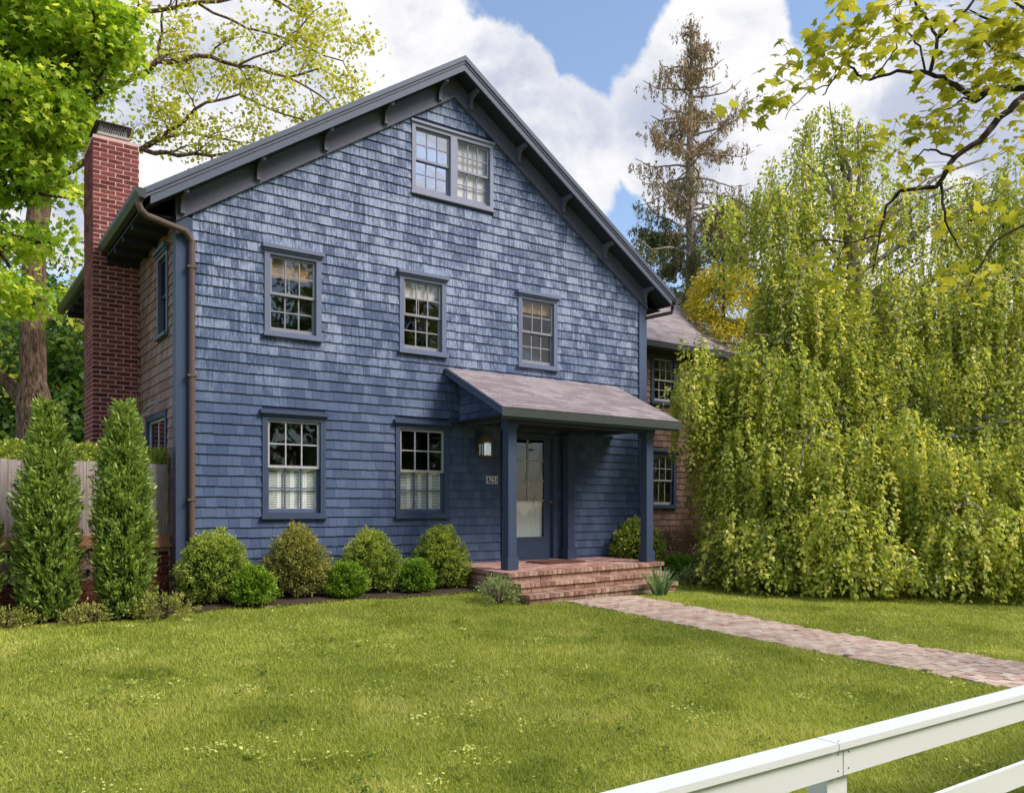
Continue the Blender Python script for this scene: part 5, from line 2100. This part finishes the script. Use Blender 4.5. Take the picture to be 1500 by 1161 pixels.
me.materials.append(M['near_l'])
a_ = me.attributes.new('tone', 'FLOAT', 'FACE')
a_.data.foreach_set('value', np.array(lt_, dtype=np.float32))
link(bpy.data.objects.new('leaves', me), nm)

# ------------------------------------------------------------------ lawn
def lawn_ok(X, Y):
    ok = (Y > 2.1) & (Y < 13.3)
    ok &= ~((X > 7.31 + .03 * np.sin(Y * 5) + .02 * np.sin(Y * 17)) & (X < 8.48 + .03 * np.sin(Y * 4.1) + .02 * np.sin(Y * 15)) & (Y < 9.2))
    ok &= ~((X > 6.63) & (X < 9.98) & (Y > 9.1))
    ok &= ~((X > 2.4) & (X < 6.8) & (Y > 10.16 + .05 * np.sin(X * 3.1)))
    ok &= ~((X < 2.62) & (Y > 10.58 + .08 * np.sin(X * 2.1)))
    ok &= ~((X > 9.9) & (Y > 10.25 + .5 * smooth(10, 12, X)))
    return ok


NB = 620000
cand = 3200000
X = rng.uniform(-5, 18, cand)
Y = rng.uniform(2.1, 11.2, cand)
rr = np.hypot(X - .3, Y - .3)
w = np.clip((4.2 / np.maximum(rr, 3.6)) ** 1.7, 0, 1)
vis = (X * CY - Y * SY) / np.maximum(X * SY + Y * CY, .1)
w *= np.where(np.abs(vis) < .68, 1, .12)
keep = (rng.random(cand) < w) & lawn_ok(X, Y)
X, Y = X[keep][:NB], Y[keep][:NB]
n = len(X)
print('grass blades', n)
rr = np.hypot(X - .3, Y - .3)
pn = np.sin(X * 1.7 + 1.2 * np.sin(Y * .9)) * np.cos(Y * 1.9 + np.sin(X * 1.3))
pn2 = np.sin(X * 5.1 + 2 * np.sin(Y * 3.7)) * np.cos(Y * 4.3 + 1.7 * np.sin(X * 2.9))
Hh = rng.uniform(.016, .042, n) * (1 + .18 * pn2 + .12 * pn) * np.interp(rr, [3, 12], [1, .9])
Wd = rng.uniform(.0028, .005, n) * np.clip(rr / 4.2, 1, 3.2) ** .85
a = rng.random(n) * 2 * math.pi
lean = rng.uniform(.1, 1.3, n) + 2.2 * (rng.random(n) < .3) * rng.random(n)
B = np.stack([X, Y, ground_z(X, Y) - .003], 1)
sd = np.stack([np.cos(a), np.sin(a), np.zeros(n)], 1) * (Wd / 2)[:, None]
tipd = np.stack([np.cos(a + 1.5) * lean, np.sin(a + 1.5) * lean, np.ones(n)], 1)
T = B + tipd * Hh[:, None]
tuft = np.zeros(n)
for (kx, ky, px0, py0) in ((2.3, 3.1, .3, 1.1), (3.7, -2.6, 2.0, .4), (-1.9, 4.4, 4.1, 2.2), (5.3, 1.7, 1.4, 3.3)):
    tuft += np.sin(X * kx + Y * ky + px0 + 1.3 * np.sin(Y * kx * .7 + py0))
dk = smooth(1.5, 2.6, tuft)
dry = smooth(-1.6, -2.7, tuft)
T = T + np.array([0, 0, 1.]) * (dk * .018 * rng.random(n))[:, None]
tone = np.clip(.47 + .10 * pn + .06 * pn2 - .20 * dk + .20 * dry + rng.normal(size=n) * .19, 0, 1)
tone[rng.random(n) < .012] = 1.0
g = quads_mesh('lawn_grass', np.stack([B - sd, B + sd, T], 1), tone, M['grass'], kind='stuff', nv=3)
g['label'] = 'mown green lawn in front of the house'

# clover and broad-leaved weeds in the turf
pts, tn = [], []
for k in range(420):
    rr = 3.2 + 7.5 * random.random()
    a = random.uniform(-.15, 1.35)
    cx_, cy_ = rr * math.sin(a), rr * math.cos(a)
    if not bool(lawn_ok(np.array(cx_), np.array(cy_))):
        continue
    m_ = random.randint(8, 40)
    sp = random.uniform(.03, .11)
    t0 = random.choice((.1, .2, .3, .85))
    for j in range(m_):
        x, y = cx_ + random.gauss(0, sp), cy_ + random.gauss(0, sp)
        if bool(lawn_ok(np.array(x), np.array(y))):
            pts.append((x, y, gz(x, y) + random.uniform(.018, .042)))
            tn.append(min(1, max(0, random.gauss(t0, .12))))
P = np.array(pts)
n = len(P)
dirs = rng.normal(size=(n, 3)) * np.array([1, 1, .3])
L = rng.uniform(.014, .032, n)
cv = quads_mesh('lawn_clover', leaves(P, dirs, L, L * .75, N=unit(np.array([0, 0, 1.]) + rng.normal(size=(n, 3)) * .35)), tn, M['hedge'], kind='stuff')
cv['label'] = 'clover and small weeds scattered through the lawn'
